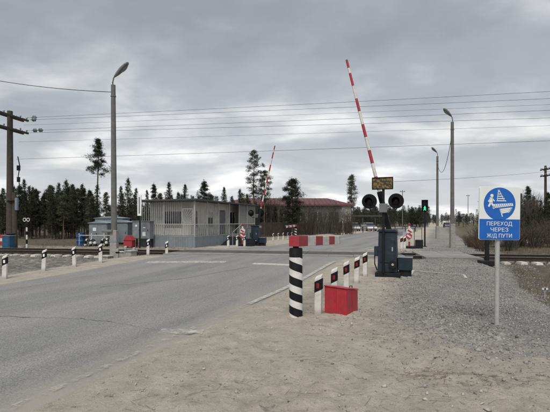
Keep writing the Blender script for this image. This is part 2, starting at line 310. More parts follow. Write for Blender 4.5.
# ------------------------------------------------------------------ mesh helpers
class MB:
    def __init__(s): s.v = []; s.f = []; s.m = []
    def add(s, vs, fs, mi=0):
        o = len(s.v); s.v += [tuple(p) for p in vs]; s.f += [tuple(i+o for i in f) for f in fs]; s.m += [mi]*len(fs); return s
    def box(s, c, d, mi=0, rot=None):
        x, y, z = (q/2 for q in d); vs = [Vector((a*x, b*y, e*z)) for e in (-1, 1) for b in (-1, 1) for a in (-1, 1)]
        if rot is not None: vs = [rot @ p for p in vs]
        c = Vector(c); return s.add([p + c for p in vs], [(0, 2, 3, 1), (4, 5, 7, 6), (0, 1, 5, 4), (2, 6, 7, 3), (0, 4, 6, 2), (1, 3, 7, 5)], mi)
    def hexa(s, lo, hi, mi=0):      # four lower and four upper corners, counter-clockwise from above
        return s.add(list(lo)+list(hi), [(3, 2, 1, 0), (4, 5, 6, 7), (0, 1, 5, 4), (1, 2, 6, 5), (2, 3, 7, 6), (3, 0, 4, 7)], mi)
    def cyl(s, p0, p1, r0, r1=None, n=12, mi=0, caps=True):
        r1 = r0 if r1 is None else r1; p0, p1 = Vector(p0), Vector(p1); d = (p1-p0).normalized()
        e1 = d.orthogonal().normalized() if abs(d.z) < 0.999 else Vector((1, 0, 0)); e2 = d.cross(e1)
        vs = []
        for p, r in ((p0, r0), (p1, r1)):
            for i in range(n): q = 2*math.pi*i/n; vs.append(p + e1*(r*math.cos(q)) + e2*(r*math.sin(q)))
        fs = [(i, (i+1) % n, n+(i+1) % n, n+i) for i in range(n)]
        if caps: fs += [tuple(range(n-1, -1, -1)), tuple(range(n, 2*n))]
        return s.add(vs, fs, mi)
    def tube(s, pts, r, n=6, mi=0):
        pts = [Vector(p) for p in pts]; vs = []; rr = r if isinstance(r, (list, tuple)) else [r]*len(pts)
        for i, p in enumerate(pts):
            d = (pts[min(i+1, len(pts)-1)] - pts[max(i-1, 0)]).normalized()
            e1 = d.cross(Vector((0, 0, 1)))
            e1 = Vector((1, 0, 0)) if e1.length < 1e-3 else e1.normalized()
            e2 = e1.cross(d)
            for j in range(n): q = 2*math.pi*j/n; vs.append(p + e1*(rr[i]*math.cos(q)) + e2*(rr[i]*math.sin(q)))
        fs = [(i*n+j, i*n+(j+1) % n, (i+1)*n+(j+1) % n, (i+1)*n+j) for i in range(len(pts)-1) for j in range(n)]
        fs += [tuple(range(n-1, -1, -1)), tuple(range((len(pts)-1)*n, len(pts)*n))]
        return s.add(vs, fs, mi)
    def prism(s, poly, ax, d0, d1, mi=0):   # polygon extruded along axis ax ('x','y','z')
        f = {'y': lambda p, d: (p[0], d, p[1]), 'x': lambda p, d: (d, p[0], p[1]), 'z': lambda p, d: (p[0], p[1], d)}[ax]
        n = len(poly); vs = [f(p, d0) for p in poly] + [f(p, d1) for p in poly]
        return s.add(vs, [tuple(range(n)), tuple(range(2*n-1, n-1, -1))] + [(i, i+n, (i+1) % n+n, (i+1) % n) for i in range(n)], mi)
    def lathe(s, prof, n=20, c=(0, 0, 0), mi=0, axis='z'):
        vs = []
        for r, z in prof:
            for i in range(n):
                q = 2*math.pi*i/n; x, y = r*math.cos(q), r*math.sin(q)
                vs.append((x+c[0], y+c[1], z+c[2]) if axis == 'z' else ((x+c[0], z+c[1], y+c[2]) if axis == 'y' else (z+c[0], x+c[1], y+c[2])))
        fs = [(i*n+j, i*n+(j+1) % n, (i+1)*n+(j+1) % n, (i+1)*n+j) for i in range(len(prof)-1) for j in range(n)]
        fs += [tuple(range(n-1, -1, -1)), tuple(range((len(prof)-1)*n, len(prof)*n))]
        return s.add(vs, fs, mi)
    def mesh(s, name, mats, smooth=False):
        me = bpy.data.meshes.new(name); me.from_pydata(s.v, [], s.f)
        for q in (mats if isinstance(mats, (list, tuple)) else [mats]): me.materials.append(M[q])
        if max(s.m, default=0): me.polygons.foreach_set('material_index', s.m)
        bmfix(me)
        if smooth: me.polygons.foreach_set('use_smooth', [True]*len(me.polygons)); me.set_sharp_from_angle(angle=R(38))
        me.update(); return me
    def build(s, name, mats, parent=None, smooth=False, bevel=0.0, loc=None, rz=0.0):
        o = bpy.data.objects.new(name, s.mesh(name, mats, smooth)); col.objects.link(o)
        if parent is not None: o.parent = parent
        if loc is not None: o.location = loc
        o.rotation_euler = (0, 0, rz)
        if bevel: bv = o.modifiers.new('bevel', 'BEVEL'); bv.width = bevel; bv.segments = 2; bv.limit_method = 'ANGLE'; bv.angle_limit = R(40)
        return o
import bmesh
def bmfix(me):
    if len(me.polygons) > 6000: return
    bm = bmesh.new(); bm.from_mesh(me); bmesh.ops.recalc_face_normals(bm, faces=bm.faces); bm.to_mesh(me); bm.free()
def np_mesh(name, verts, faces, mats, matidx=None, smooth=False):
    """fast mesh from arrays; faces is (n,3) or (n,4)"""
    me = bpy.data.meshes.new(name); verts = np.asarray(verts, np.float32); faces = np.asarray(faces, np.int32); n, q = faces.shape
    me.vertices.add(len(verts)); me.vertices.foreach_set('co', verts.ravel())
    me.loops.add(n*q); me.loops.foreach_set('vertex_index', faces.ravel())
    me.polygons.add(n); me.polygons.foreach_set('loop_start', np.arange(0, n*q, q, dtype=np.int32))
    try: me.polygons.foreach_set('loop_total', np.full(n, q, np.int32))
    except Exception: pass
    for x in (mats if isinstance(mats, (list, tuple)) else [mats]): me.materials.append(M[x])
    if matidx is not None: me.polygons.foreach_set('material_index', np.asarray(matidx, np.int32))
    if smooth: me.polygons.foreach_set('use_smooth', np.ones(n, bool))
    me.update(); me.validate(); return me
def link(name, me, parent=None):
    o = bpy.data.objects.new(name, me); col.objects.link(o)
    if parent is not None: o.parent = parent
    return o
def tag(o, label=None, cat=None, group=None, kind=None):
    for a, b in (('label', label), ('category', cat), ('group', group), ('kind', kind)):
        if b: o[a] = b
    return o
def thing(name, label, cat, loc, rz=0.0, group=None):
    o = bpy.data.objects.new(name, None); col.objects.link(o); o.empty_display_size = 0.2
    o.location = loc; o.rotation_euler = (0, 0, rz); return tag(o, label, cat, group)
def copy_tree(o, parent=None):
    c = o.copy(); col.objects.link(c); c.parent = parent
    for ch in list(o.children): copy_tree(ch, c)
    return c
RZ = -TH      # local x = right of the road, local y = along the road
TZ = -PH      # local x = along the track

# ------------------------------------------------------------------ ground
def spread(a0, a1, step, far, g=1.16):
    mid = list(np.arange(a0, a1+1e-6, step)); out = []
    x, d = a1, step
    while x < far: d *= g; x += d; out.append(x)
    lo = []; x, d = a0, step
    while x > -far: d *= g; x -= d; lo.append(x)
    return np.array(lo[::-1] + mid + out)
xs = spread(-14, 14, 0.13, 1800); xs = np.unique(np.concatenate([xs[(xs < -4.5) | (xs > 6.2)], np.arange(-4.5, 6.21, 0.05)]))
ys = spread(2.0, 27, 0.12, 1800); ys = np.unique(np.concatenate([ys[(ys < 2.0) | (ys > 8.0)], np.arange(2.0, 8.01, 0.045)]))
FEET = [(ST(s_, -1.86).x, ST(s_, -1.86).y, 0.17) for s_ in (6.8, 8.0, 9.25)] + [(ST(6.58, -2.19).x, ST(6.58, -2.19).y, 0.24), (3.37, 6.22, 0.16), (0.95, 7.02, 0.2), (1.2, 6.95, 0.2), (1.4, 7.25, 0.2)]
def bumps(x, y, t):
    n_ = 1 - smooth(np.hypot(x, y), 25, 60); f_ = 1 - smooth(np.hypot(x, y), 7, 11)
    b_ = (vnoise(x, y, 0.5)-0.5)*0.05 + (vnoise(x, y, 1.7, 1)-0.5)*0.035 + (vnoise(x, y, 5, 2)-0.5)*0.02
    c_ = np.maximum(0, vnoise(x, y, 1.1, 12)*1.5-0.35)
    g_ = f_*c_*((vnoise(x, y, 6, 11)-0.5)*0.035 + (vnoise(x, y, 10, 9)-0.5)*0.040 + np.maximum(0, vnoise(x, y, 14, 10)-0.60)*0.11)
    sk = 0.0
    for (fx, fy, fr) in FEET: sk = sk + 0.028*np.exp(-((x-fx)**2+(y-fy)**2)/(fr*fr))
    return sk*(1+g_*25) + n_*(b_+g_)*(0.45 + 0.9*smooth(np.abs(t+6.8), 3.6, 6.5))
X, Y = np.meshgrid(xs, ys)
T, C, S, A = tt(X, Y), cc(X, Y), ss(X, Y), aa(X, Y)
near = 1 - smooth(np.hypot(X, Y), 25, 60)
onroad = smooth(T, ROAD_L-0.05, ROAD_L+0.35) * (1 - smooth(T, ROAD_R-0.35, ROAD_R+0.05))
trough = (1 - smooth(np.abs(C - TRACK_C), 1.35, 1.75))
h = H(X, Y)
bump = bumps(X, Y, T)
h = h*(1-trough) + trough*(-0.03) + bump*(1-trough*0.7)
h = h - 0.09*onroad
far_hill = smooth(np.hypot(X, Y), 120, 900)
h = h - far_hill*0.3
nx, ny = len(xs), len(ys)
idx = np.arange(nx*ny).reshape(ny, nx)
F = np.stack([idx[:-1, :-1], idx[:-1, 1:], idx[1:, 1:], idx[1:, :-1]], -1).reshape(-1, 4)
me = np_mesh('ground', np.stack([X, Y, h], -1).reshape(-1, 3), F, 'ground_surface', smooth=True)
gr = smooth(T, -2.3, 0.5) * (1 - smooth(T, 3.4, 6.0)) * smooth(S, 3.2, 8.0) * (1 - smooth(S, 120, 200))
gr = np.maximum(gr, 1 - smooth(np.abs(C-TRACK_C), 1.9, 3.0))
gr = np.maximum(gr, 0.75*(1 - smooth(T, -13.0, -11.6))*smooth(C, 6, 11)*(1-smooth(C, 19, 24)))
so = smooth(T, 1.5, 2.8)*smooth(S, 3.0, 6.0)*0.72
so = np.maximum(so, 0.5*(1 - smooth(T, -14.0, -11.8)))
gs = np.maximum(smooth(T, 2.5, 4.5)*smooth(C, 21, 24), (1 - smooth(T, -20, -16))*smooth(C, 22, 26))
gs = np.maximum(gs, smooth(np.abs(T+5), 9, 16)*smooth(C, 24, 30))
gs = np.maximum(gs, smooth(T, 5.5, 9)*(1-smooth(C, 12, 15))*0.8)
fw = smooth(C, 23, 26)*(1 - smooth(T, -17.5, -15.5))
so = np.maximum(so, fw); gs = gs*(1-0.6*fw)
for nme, arr in (('gravel', gr), ('soil', so), ('grass', gs)):
    at = me.attributes.new(nme, 'FLOAT', 'POINT'); at.data.foreach_set('value', arr.ravel().astype(np.float32))
ground = tag(link('ground', me), kind='structure')

# ------------------------------------------------------------------ road
sv = np.concatenate([np.arange(-8, 45, 0.25), 45*1.06**np.arange(0, 32)]); tv = np.linspace(ROAD_L, ROAD_R, 30)
SS, TT_ = np.meshgrid(sv, tv, indexing='ij')
jit = (vnoise(SS, TT_*0+3, 0.9)-0.5)*0.16 + (vnoise(SS, TT_*0+9, 4)-0.5)*0.07
TJ = TT_ + jit*((TT_ == tv[0]) | (TT_ == tv[-1]))
RX, RY = U.x*SS+V.x*TJ, U.y*SS+V.y*TJ
RZh = H(RX, RY) + 0.014 + 0.05*(1-((TT_-(ROAD_L+ROAD_R)/2)/3.64)**2)*1.0 + (vnoise(SS, TT_, 0.8, 3)-0.5)*0.012
RZh = RZh - 0.05*(1-smooth(np.abs(cc(RX, RY)-TRACK_C), 1.6, 4.5))*(1-((TT_-(ROAD_L+ROAD_R)/2)/3.64)**2)
RZh[:, 0] -= 0.03; RZh[:, -1] -= 0.03
n1_, n2_ = SS.shape; idx = np.arange(n1_*n2_).reshape(n1_, n2_)
F = np.stack([idx[:-1, :-1], idx[:-1, 1:], idx[1:, 1:], idx[1:, :-1]], -1).reshape(-1, 4)
me = np_mesh('road', np.stack([RX, RY, RZh], -1).reshape(-1, 3), F, 'asphalt', smooth=True)
at = me.attributes.new('st', 'FLOAT_VECTOR', 'POINT'); at.data.foreach_set('vector', np.stack([SS, TT_, SS*0], -1).reshape(-1).astype(np.float32))
road = tag(link('road', me), kind='structure')
me.calc_loop_triangles()
def road_z(x, y):
    t, s = tt(x, y), ss(x, y); q = ((t-(ROAD_L+ROAD_R)/2)/3.64)**2
    z = H(x, y) + 0.014 + 0.05*(1-q)
    z = z - 0.05*(1-smooth(np.abs(cc(x, y)-TRACK_C), 1.6, 4.5))*(1-q)
    return z + (vnoise(s, t, 0.8, 3)-0.5)*0.012
def marking(name, path, width, wear=0.5, step=0.2, surf=road_z, matn='worn_marking', lift=0.005, parent=road, ragged=0.02):
    pts = []
    for (p, q) in zip(path[:-1], path[1:]):
        d = math.hypot(q[0]-p[0], q[1]-p[1]); n = max(1, int(d/step))
        pts += [(p[0]+(q[0]-p[0])*i/n, p[1]+(q[1]-p[1])*i/n) for i in range(n)]
    pts.append(path[-1]); vs, fs = [], []
    nc = 4
    for i, p in enumerate(pts):
        a, b = pts[max(i-1, 0)], pts[min(i+1, len(pts)-1)]; d = math.hypot(b[0]-a[0], b[1]-a[1]); nx_, ny_ = -(b[1]-a[1])/d, (b[0]-a[0])/d
        w = width*(1+random.uniform(-1, 1)*ragged*5)
        for j in range(nc+1):
            o = (j/nc-0.5)*w; x, y = p[0]+nx_*o, p[1]+ny_*o; vs.append((x, y, float(surf(x, y))+lift))
    for i in range(len(pts)-1):
        for j in range(nc): q = i*(nc+1)+j; fs.append((q, q+1, q+nc+2, q+nc+1))
    me = np_mesh(name, vs, fs, matn)
    at = me.attributes.new('wear', 'FLOAT', 'POINT'); at.data.foreach_set('value', [wear]*len(vs))
    return link(name, me, parent)
def px(x, y, z=0.0):
    d = (CAM_H - z)*412/(y-222); return ((x-275)/412*d, d)
e0 = [(U.x*s+V.x*(ROAD_R-0.17), U.y*s+V.y*(ROAD_R-0.17)) for s in (1.0, 7.2)]
marking('edge_line', e0, 0.09, 0.59)
e1 = [(U.x*s+V.x*(ROAD_R-0.17), U.y*s+V.y*(ROAD_R-0.17)) for s in (7.2, 14.5)]
marking('edge_line', e1, 0.12, 0.44)
e2 = [(U.x*s+V.x*(ROAD_L+0.2), U.y*s+V.y*(ROAD_L+0.2)) for s in (22, 70)]
marking('edge_line', e2, 0.12, 0.5)
e3 = [(U.x*s+V.x*(ROAD_R-0.2), U.y*s+V.y*(ROAD_R-0.2)) for s in (21.5, 70)]
marking('edge_line', e3, 0.12, 0.46)
p0, p1 = px(160, 333.5), px(203, 333); marking('stop_line', [p0, p1], 0.22, 0.50, 0.05, ragged=0.05)
p0, p1 = px(147, 265.6, .06), px(226, 266.4, .06); marking('stop_line', [p0, p1], 0.50, 0.44)
p0, p1 = px(253, 266.6, .1), px(293, 267.6, .1); marking('stop_line', [p0, p1], 0.34, 0.36)
p0, p1 = px(300, 247.0, .2), px(372, 247.5, .2); marking('stop_line', [p0, p1], 0.40, 0.44)
def crack(path, w): marking('crack', path, w, 0, 0.06, matn='crack_fill', lift=0.003, ragged=0.13)
def wig(p, q, n, amp):
    out = []
    for i in range(n+1):
        k_ = i/n; out.append((p[0]+(q[0]-p[0])*k_+random.uniform(-amp, amp)*(0 < i < n), p[1]+(q[1]-p[1])*k_+random.uniform(-amp, amp)*(0 < i < n)))
    return out
crack(wig(px(-8, 319.5), px(30, 321), 9, 0.03), 0.024); crack(wig(px(30, 321), px(78, 322), 8, 0.03), 0.006)
crack(wig(px(80, 322), px(112, 325), 9, 0.03), 0.014); crack(wig(px(112, 325), px(160, 333), 8, 0.03), 0.004)
crack(wig(px(168, 283), px(182, 282), 6, 0.03), 0.05); crack(wig(px(100, 290), px(168, 283), 12, 0.04), 0.012)
crack(wig(px(182, 282), px(250, 272), 12, 0.05), 0.014)

# ------------------------------------------------------------------ railway track
track = tag(thing('railway_track', 'railway track crossing the road', 'track', (0, 0, 0), TZ), kind='structure')
del track['category']; del track['label']
A0, A1 = -34.0, 42.0
def rail_profile(c):
    h0, h1 = 0.055, 0.215
    return [(c-0.07, h0), (c+0.07, h0), (c+0.07, h0+0.012), (c+0.012, h0+0.03), (c+0.010, h1-0.045), (c+0.036, h1-0.032), (c+0.036, h1-0.006), (c+0.028, h1), (c-0.028, h1), (c-0.036, h1-0.006), (c-0.036, h1-0.032), (c-0.010, h1-0.045), (c-0.012, h0+0.03), (c-0.07, h0+0.012)]
for c in (TRACK_C-0.76, TRACK_C+0.76):
    mb = MB(); mb.prism(rail_profile(c), 'x', A0, A1)
    r_ = mb.build('rail', 'rail_steel', track)
    MB().prism([(c-0.030, 0.2145), (c+0.030, 0.2145), (c+0.026, 0.2175), (c-0.026, 0.2175)], 'x', A0, A1).build('rail_head', 'rail_head', r_)
sl = MB(); sl.hexa([(-0.14, -1.36, -0.12), (0.14, -1.36, -0.12), (0.14, 1.36, -0.12), (-0.14, 1.36, -0.12)], [(-0.10, -1.33, 0.055), (0.10, -1.33, 0.055), (0.10, 1.33, 0.055), (-0.10, 1.33, 0.055)])
for c in (-0.76, 0.76):
    for d in (-0.11, 0.11): sl.box((0, c+d, 0.068), (0.16, 0.07, 0.03), 1)
slm = sl.mesh('sleeper', ['sleeper_concrete', 'rail_steel'])
a = A0+0.3
while a < A1:
    o = link('sleeper', slm, track); o.location = (a+random.uniform(-.03, .03), TRACK_C+random.uniform(-.03, .03), random.uniform(-.012, .008)); o.rotation_euler = (0, 0, random.uniform(-.02, .02)); a += 0.56
def deck(a0, a1, n, mats=('deck_rubber', 'deck_concrete')):
    L = (a1-a0)/n
    for (c0, c1, mi) in ((TRACK_C-0.70, TRACK_C+0.70, 0), (TRACK_C-1.75, TRACK_C-0.82, 1), (TRACK_C+0.82, TRACK_C+1.75, 1)):
        mb = MB(); mb.box((0, 0, -0.11), (L-0.012, c1-c0, 0.22)); me_ = mb.mesh('deck_panel', mats[mi])
        for i in range(n):
            o = link('deck_panel', me_, track); o.location = (a0+L*(i+.5), (c0+c1)/2, 0.232+random.uniform(-.004, .004)); o.rotation_euler = (random.uniform(-.004, .004), random.uniform(-.004, .004), 0)
deck(-7.9, 2.25, 10); deck(2.95, 5.05, 2, ('deck_concrete', 'deck_concrete'))
# ballast, gravel and loose pebbles
OCT = np.array([(1, 0, 0), (0, 1, 0), (-1, 0, 0), (0, -1, 0), (0, 0, 1), (0, 0, -1)], float); OCF = np.array([(0, 1, 4), (1, 2, 4), (2, 3, 4), (3, 0, 4), (1, 0, 5), (2, 1, 5), (3, 2, 5), (0, 3, 5)])
def ground_z(x, y):
    t, c = tt(x, y), cc(x, y); near = 1 - smooth(np.hypot(x, y), 25, 60)
    tr = (1 - smooth(np.abs(c - TRACK_C), 1.35, 1.75))
    b_ = bumps(x, y, t)
    onr = smooth(t, ROAD_L-0.05, ROAD_L+0.35) * (1 - smooth(t, ROAD_R-0.35, ROAD_R+0.05))
    return H(x, y)*(1-tr) + tr*-0.03 + b_*(1-tr*0.7) - 0.09*onr
def stones(name, x, y, r, matn, label, zoff=None):
    n = len(x); z = ground_z(x, y) if zoff is None else zoff
    sc = r[:, None, None]*np.random.uniform(0.6, 1.35, (n, 1, 3))*np.array([1, 1, 0.7]); q = np.random.uniform(0, 6.28, n)
    v = OCT[None]*sc + np.random.uniform(-0.22, 0.22, (n, 6, 3))*r[:, None, None]
    ca, sa = np.cos(q)[:, None], np.sin(q)[:, None]
    vx = v[..., 0]*ca - v[..., 1]*sa + v[..., 2]*0.3; vy = v[..., 0]*sa + v[..., 1]*ca; vz = v[..., 2] + 0.25*v[..., 0]
    P = np.stack([vx+x[:, None], vy+y[:, None], vz+(z+r*0.2)[:, None]], -1).reshape(-1, 3)
    F = (OCF[None]+(np.arange(n)*6)[:, None, None]).reshape(-1, 3)
    return tag(link(name, np_mesh(name, P, F, matn)), label, name.replace('_', ' '), kind='stuff')
n = 26000
a = np.random.uniform(A0, A1, n); c = TRACK_C + np.random.normal(0, 1.5, n); ok = (np.abs(c-TRACK_C) < 3.2) & ((c > TRACK_C-1.28) | (np.random.rand(n) < 0.30)) & ~((a > -8.2) & (a < 2.4)) & ~((a > 2.8) & (a < 5.2)); a, c = a[ok], c[ok]
x, y = W.x*a+N.x*c, W.y*a+N.y*c
stones('ballast', x, y, np.random.uniform(0.02, 0.05, len(x)), 'ballast_stone', 'grey crushed stone ballast around the railway sleepers')
n = 60000
s = 4.0+np.random.power(0.75, n)*22; t = np.random.uniform(-1.9, 3.2, n)
x, y = U.x*s+V.x*t, U.y*s+V.y*t
dens = smooth(t, -1.9, 0.8)*smooth(s, 4.0, 8.5)*(0.25+vnoise(x, y, 1.3, 5)*1.1); ok = (np.random.rand(n) < dens) & (np.abs(cc(x, y)-TRACK_C) > 2.0) & (y > 1.5)
x, y = x[ok], y[ok]
stones('gravel', x, y, 0.005+np.random.gamma(2.2, 0.0036, len(x)), 'gravel_stone', 'loose grey gravel strewn over the footpath beside the road')
n = 6500
y = 2.2+np.random.power(1.1, n)*9; x = np.random.uniform(-0.62, 0.72, n)*y*1.05; t = tt(x, y); s = ss(x, y)
ok = (t > ROAD_R+0.02) & (t < 2.0) & (np.random.rand(n) < (0.25+0.75*vnoise(x, y, 1.1, 8))); x, y = x[ok], y[ok]
stones('pebbles', x, y, np.random.gamma(1.6, 0.0040, len(x))+0.002, 'sand_stone', 'small scattered pebbles on the sandy verge')

# ------------------------------------------------------------------ level-crossing furniture
def post_mesh(hh=0.66, red=True):
    body = MB(); w, d = 0.058, 0.045
    body.hexa([(-w, -d, -0.15), (w, -d, -0.15), (w, d, -0.15), (-w, d, -0.15)], [(-w, -d, hh-0.06), (w, -d, hh-0.005), (w, d, hh+0.03), (-w, d, hh-0.025)])
    patch = MB(); g = 0.003; z0, z1, sk = hh-0.30, hh-0.115, 0.065
    pts = lambda a: [(-w-g, -d-g), (w+g, -d-g), (w+g, d+g), (-w-g, d+g)]
    patch.hexa([(p[0], p[1], z0+sk*(1 if p[0] > 0 else 0)) for p in pts(0)], [(p[0], p[1], z1+sk*(1 if p[0] > 0 else 0)) for p in pts(0)])
    ref = MB(); ref.box((0, -d-g-0.003, (z0+z1)/2+sk/2), (0.050, 0.006, 0.085))
    return body.mesh('post_body', 'white_paint'), patch.mesh('dark_patch', 'black_paint'), ref.mesh('reflector', 'reflector_red' if red else 'white_clean')
PM = post_mesh(); PMW = post_mesh(red=False)
def delineator(s, t, label, group, ms=PM, tilt=(0, 0), rz=RZ, z=None):
    p = ST(s, t); p.z = (float(ground_z(p.x, p.y)) if z is None else z)
    o = thing('guide_post', label, 'guide post', p, rz+random.uniform(-.08, .08), group); o.rotation_euler.x = tilt[0]; o.rotation_euler.y = tilt[1]
    for me_, nm in zip(ms, ('post_body', 'dark_patch', 'reflector')):
        q = link(nm, me_, o)
        if nm == 'post_body': bv = q.modifiers.new('bevel', 'BEVEL'); bv.width = 0.008; bv.segments = 2
G1 = 'guide posts beside the near right verge'
for i, s in enumerate((6.8, 8.0, 9.25, 10.5, 11.7)):
    delineator(s, -1.86+random.uniform(-.03, .03), ['white guide post with black patch partly hidden by the red box, nearest of its row', 'second white guide post of the row behind the red box', 'middle white guide post of the row leading from the red box to the barrier', 'fourth white guide post from the red box towards the barrier machine', 'white guide post nearest the blue barrier machine, last of the near row'][i], G1, tilt=(random.uniform(-.03, .03), random.uniform(-.03, .03)))
G2 = 'guide posts along the left road edge'
for i, (s, t) in enumerate(((7.97, -11.2), (9.4, -11.45), (10.45, -11.3), (11.45, -11.15), (14.3, -11.35), (15.05, -10.95))):
    delineator(s, t, ['white guide post at the left edge of the photo, nearest on the left verge', 'second white guide post from the left edge on the left verge', 'third white guide post from the left edge, left of the street lamp', 'white guide post just left of the street lamp foot', 'white guide post before the rail left of the guard building corner', 'white guide post where the rail meets the left road edge'][i], G2, PMW, tilt=(random.uniform(-.05, .05), random.uniform(-.05, .05)), rz=RZ+0.5)
for i, (s, t) in enumerate(((20.6, -10.85), (21.6, -10.8), (22.5, -10.75))):
    delineator(s, t, ['leftmost white guide post of the three in front of the guard building side', 'middle white guide post of the three in front of the guard building side', 'white guide post below the red and white signal box, rightmost of three'][i], 'guide posts beside the guard building', PMW)
for i, s in enumerate((31.5, 32.7, 33.9, 35.1, 36.2)):
    delineator(s, -12.45, ('nearest', 'second', 'third', 'fourth', 'last')[i]+' small white guide post of the far row right of the raised far barrier', 'guide posts beyond the far barrier', PMW)
delineator(21.7, -1.6, 'white guide post beyond the rails right of the blue barrier machine', 'guide posts beyond the rails on the right')
delineator(23.2, -1.55, 'farther white guide post beside the red and white box past the rails', 'guide posts beyond the rails on the right')

def spare_barrier(s, t, label, bar_dir, L, droop):
    p = ST(s, t); p.z = float(ground_z(p.x, p.y))
    o = thing('striped_barrier_post', label, 'barrier', p, RZ, 'spare manual barriers')
    pb = MB(); pb.lathe([(0.112, -0.2), (0.112, 1.12), (0.105, 1.14)], 32); pb.build('post', 'helical_stripes', o, True)
    cap = MB(); cap.lathe([(0.05, 1.14), (0.05, 1.165)], 16); cap.build('pivot', 'dark_metal', o, True)
    bar = MB(); n = 6; y = -0.10; seg = L/n
    for i in range(n):
        y0, y1 = y+i*seg, y+(i+1)*seg; z0, z1 = 1.17-droop*i/n, 1.17-droop*(i+1)/n; g = 0.09
        if bar_dir < 0: y0, y1, z0, z1 = -y1, -y0, z1, z0
        bar.hexa([(-g, y0, z0), (g, y0, z0), (g, y1, z1), (-g, y1, z1)], [(-g, y0, z0+0.18), (g, y0, z0+0.18), (g, y1, z1+0.18), (-g, y1, z1+0.18)], i % 2)
    bar.build('bar', ['red_band', 'white_paint'], o, bevel=0.006)
    ec = MB(); yy = bar_dir*(L-0.10+0.008); ec.box((0, yy, 1.17-droop+0.09), (0.184, 0.014, 0.184)); ec.build('end_cap', 'dark_metal', o)
spare_barrier(6.58, -2.19, 'thick black and white spiral striped post carrying a low red and white bar', 1, 3.1, 0.11)
spare_barrier(37.0, -12.35, 'small far striped post with red and white bar beyond the raised far barrier', -1, 3.0, 0.08)

# red box
bx = thing('sand_box', 'red metal box with sloping lid beside the striped post', 'box', (1.2, 6.92, 0.0))
zb = float(ground_z(1.2, 7.1)); bx.location = (1.2, 6.92, zb+0.005)
c0, c1, c2 = Vector((-0.35, 0.15, 0)), Vector((0, 0, 0)), Vector((0.30, 0.54, 0)); c3 = c0 + c2
lo = [c0, c1, c2, c3]; hs = [0.465, 0.435, 0.335, 0.365]
MB().hexa([p - Vector((0, 0, .03)) for p in lo], [p + Vector((0, 0, z)) for p, z in zip(lo, hs)]).build('box_body', 'red_paint', bx, bevel=0.008)
cen = sum(lo, Vector())/4; ov = [cen+(p-cen)*1.05 for p in lo]
MB().hexa([p + Vector((0, 0, z+.004)) for p, z in zip(ov, hs)], [p + Vector((0, 0, z+.024)) for p, z in zip(ov, hs)]).build('lid', 'red_paint', bx, bevel=0.006)
for (pa, pb, ha, hb) in ((c0, c1, hs[0], hs[1]), (c1, c2, hs[1], hs[2])):
    nrm = (pb-pa).normalized().cross(Vector((0, 0, 1))); md = pa.lerp(pb, 0.5); hm = (ha+hb)/2; dxy = (pb-pa).normalized()*0.012
    MB().hexa([md-dxy, md+dxy, md+dxy+nrm*0.008, md-dxy+nrm*0.008], [p_+Vector((0, 0, hm-0.01)) for p_ in (md-dxy, md+dxy, md+dxy+nrm*0.008, md-dxy+nrm*0.008)]).build('seam', 'red_paint', bx)
hd = MB(); q = (c2+c3)/2*0.55+(c1+c2)/2*0.45; hd.tube([q+Vector((0, 0, .385)), q+Vector((0, 0, .42)), q+Vector((0.05, 0.03, .42)), q+Vector((0.05, 0.03, .385))], 0.008); hd.build('hasp', 'dark_metal', bx)

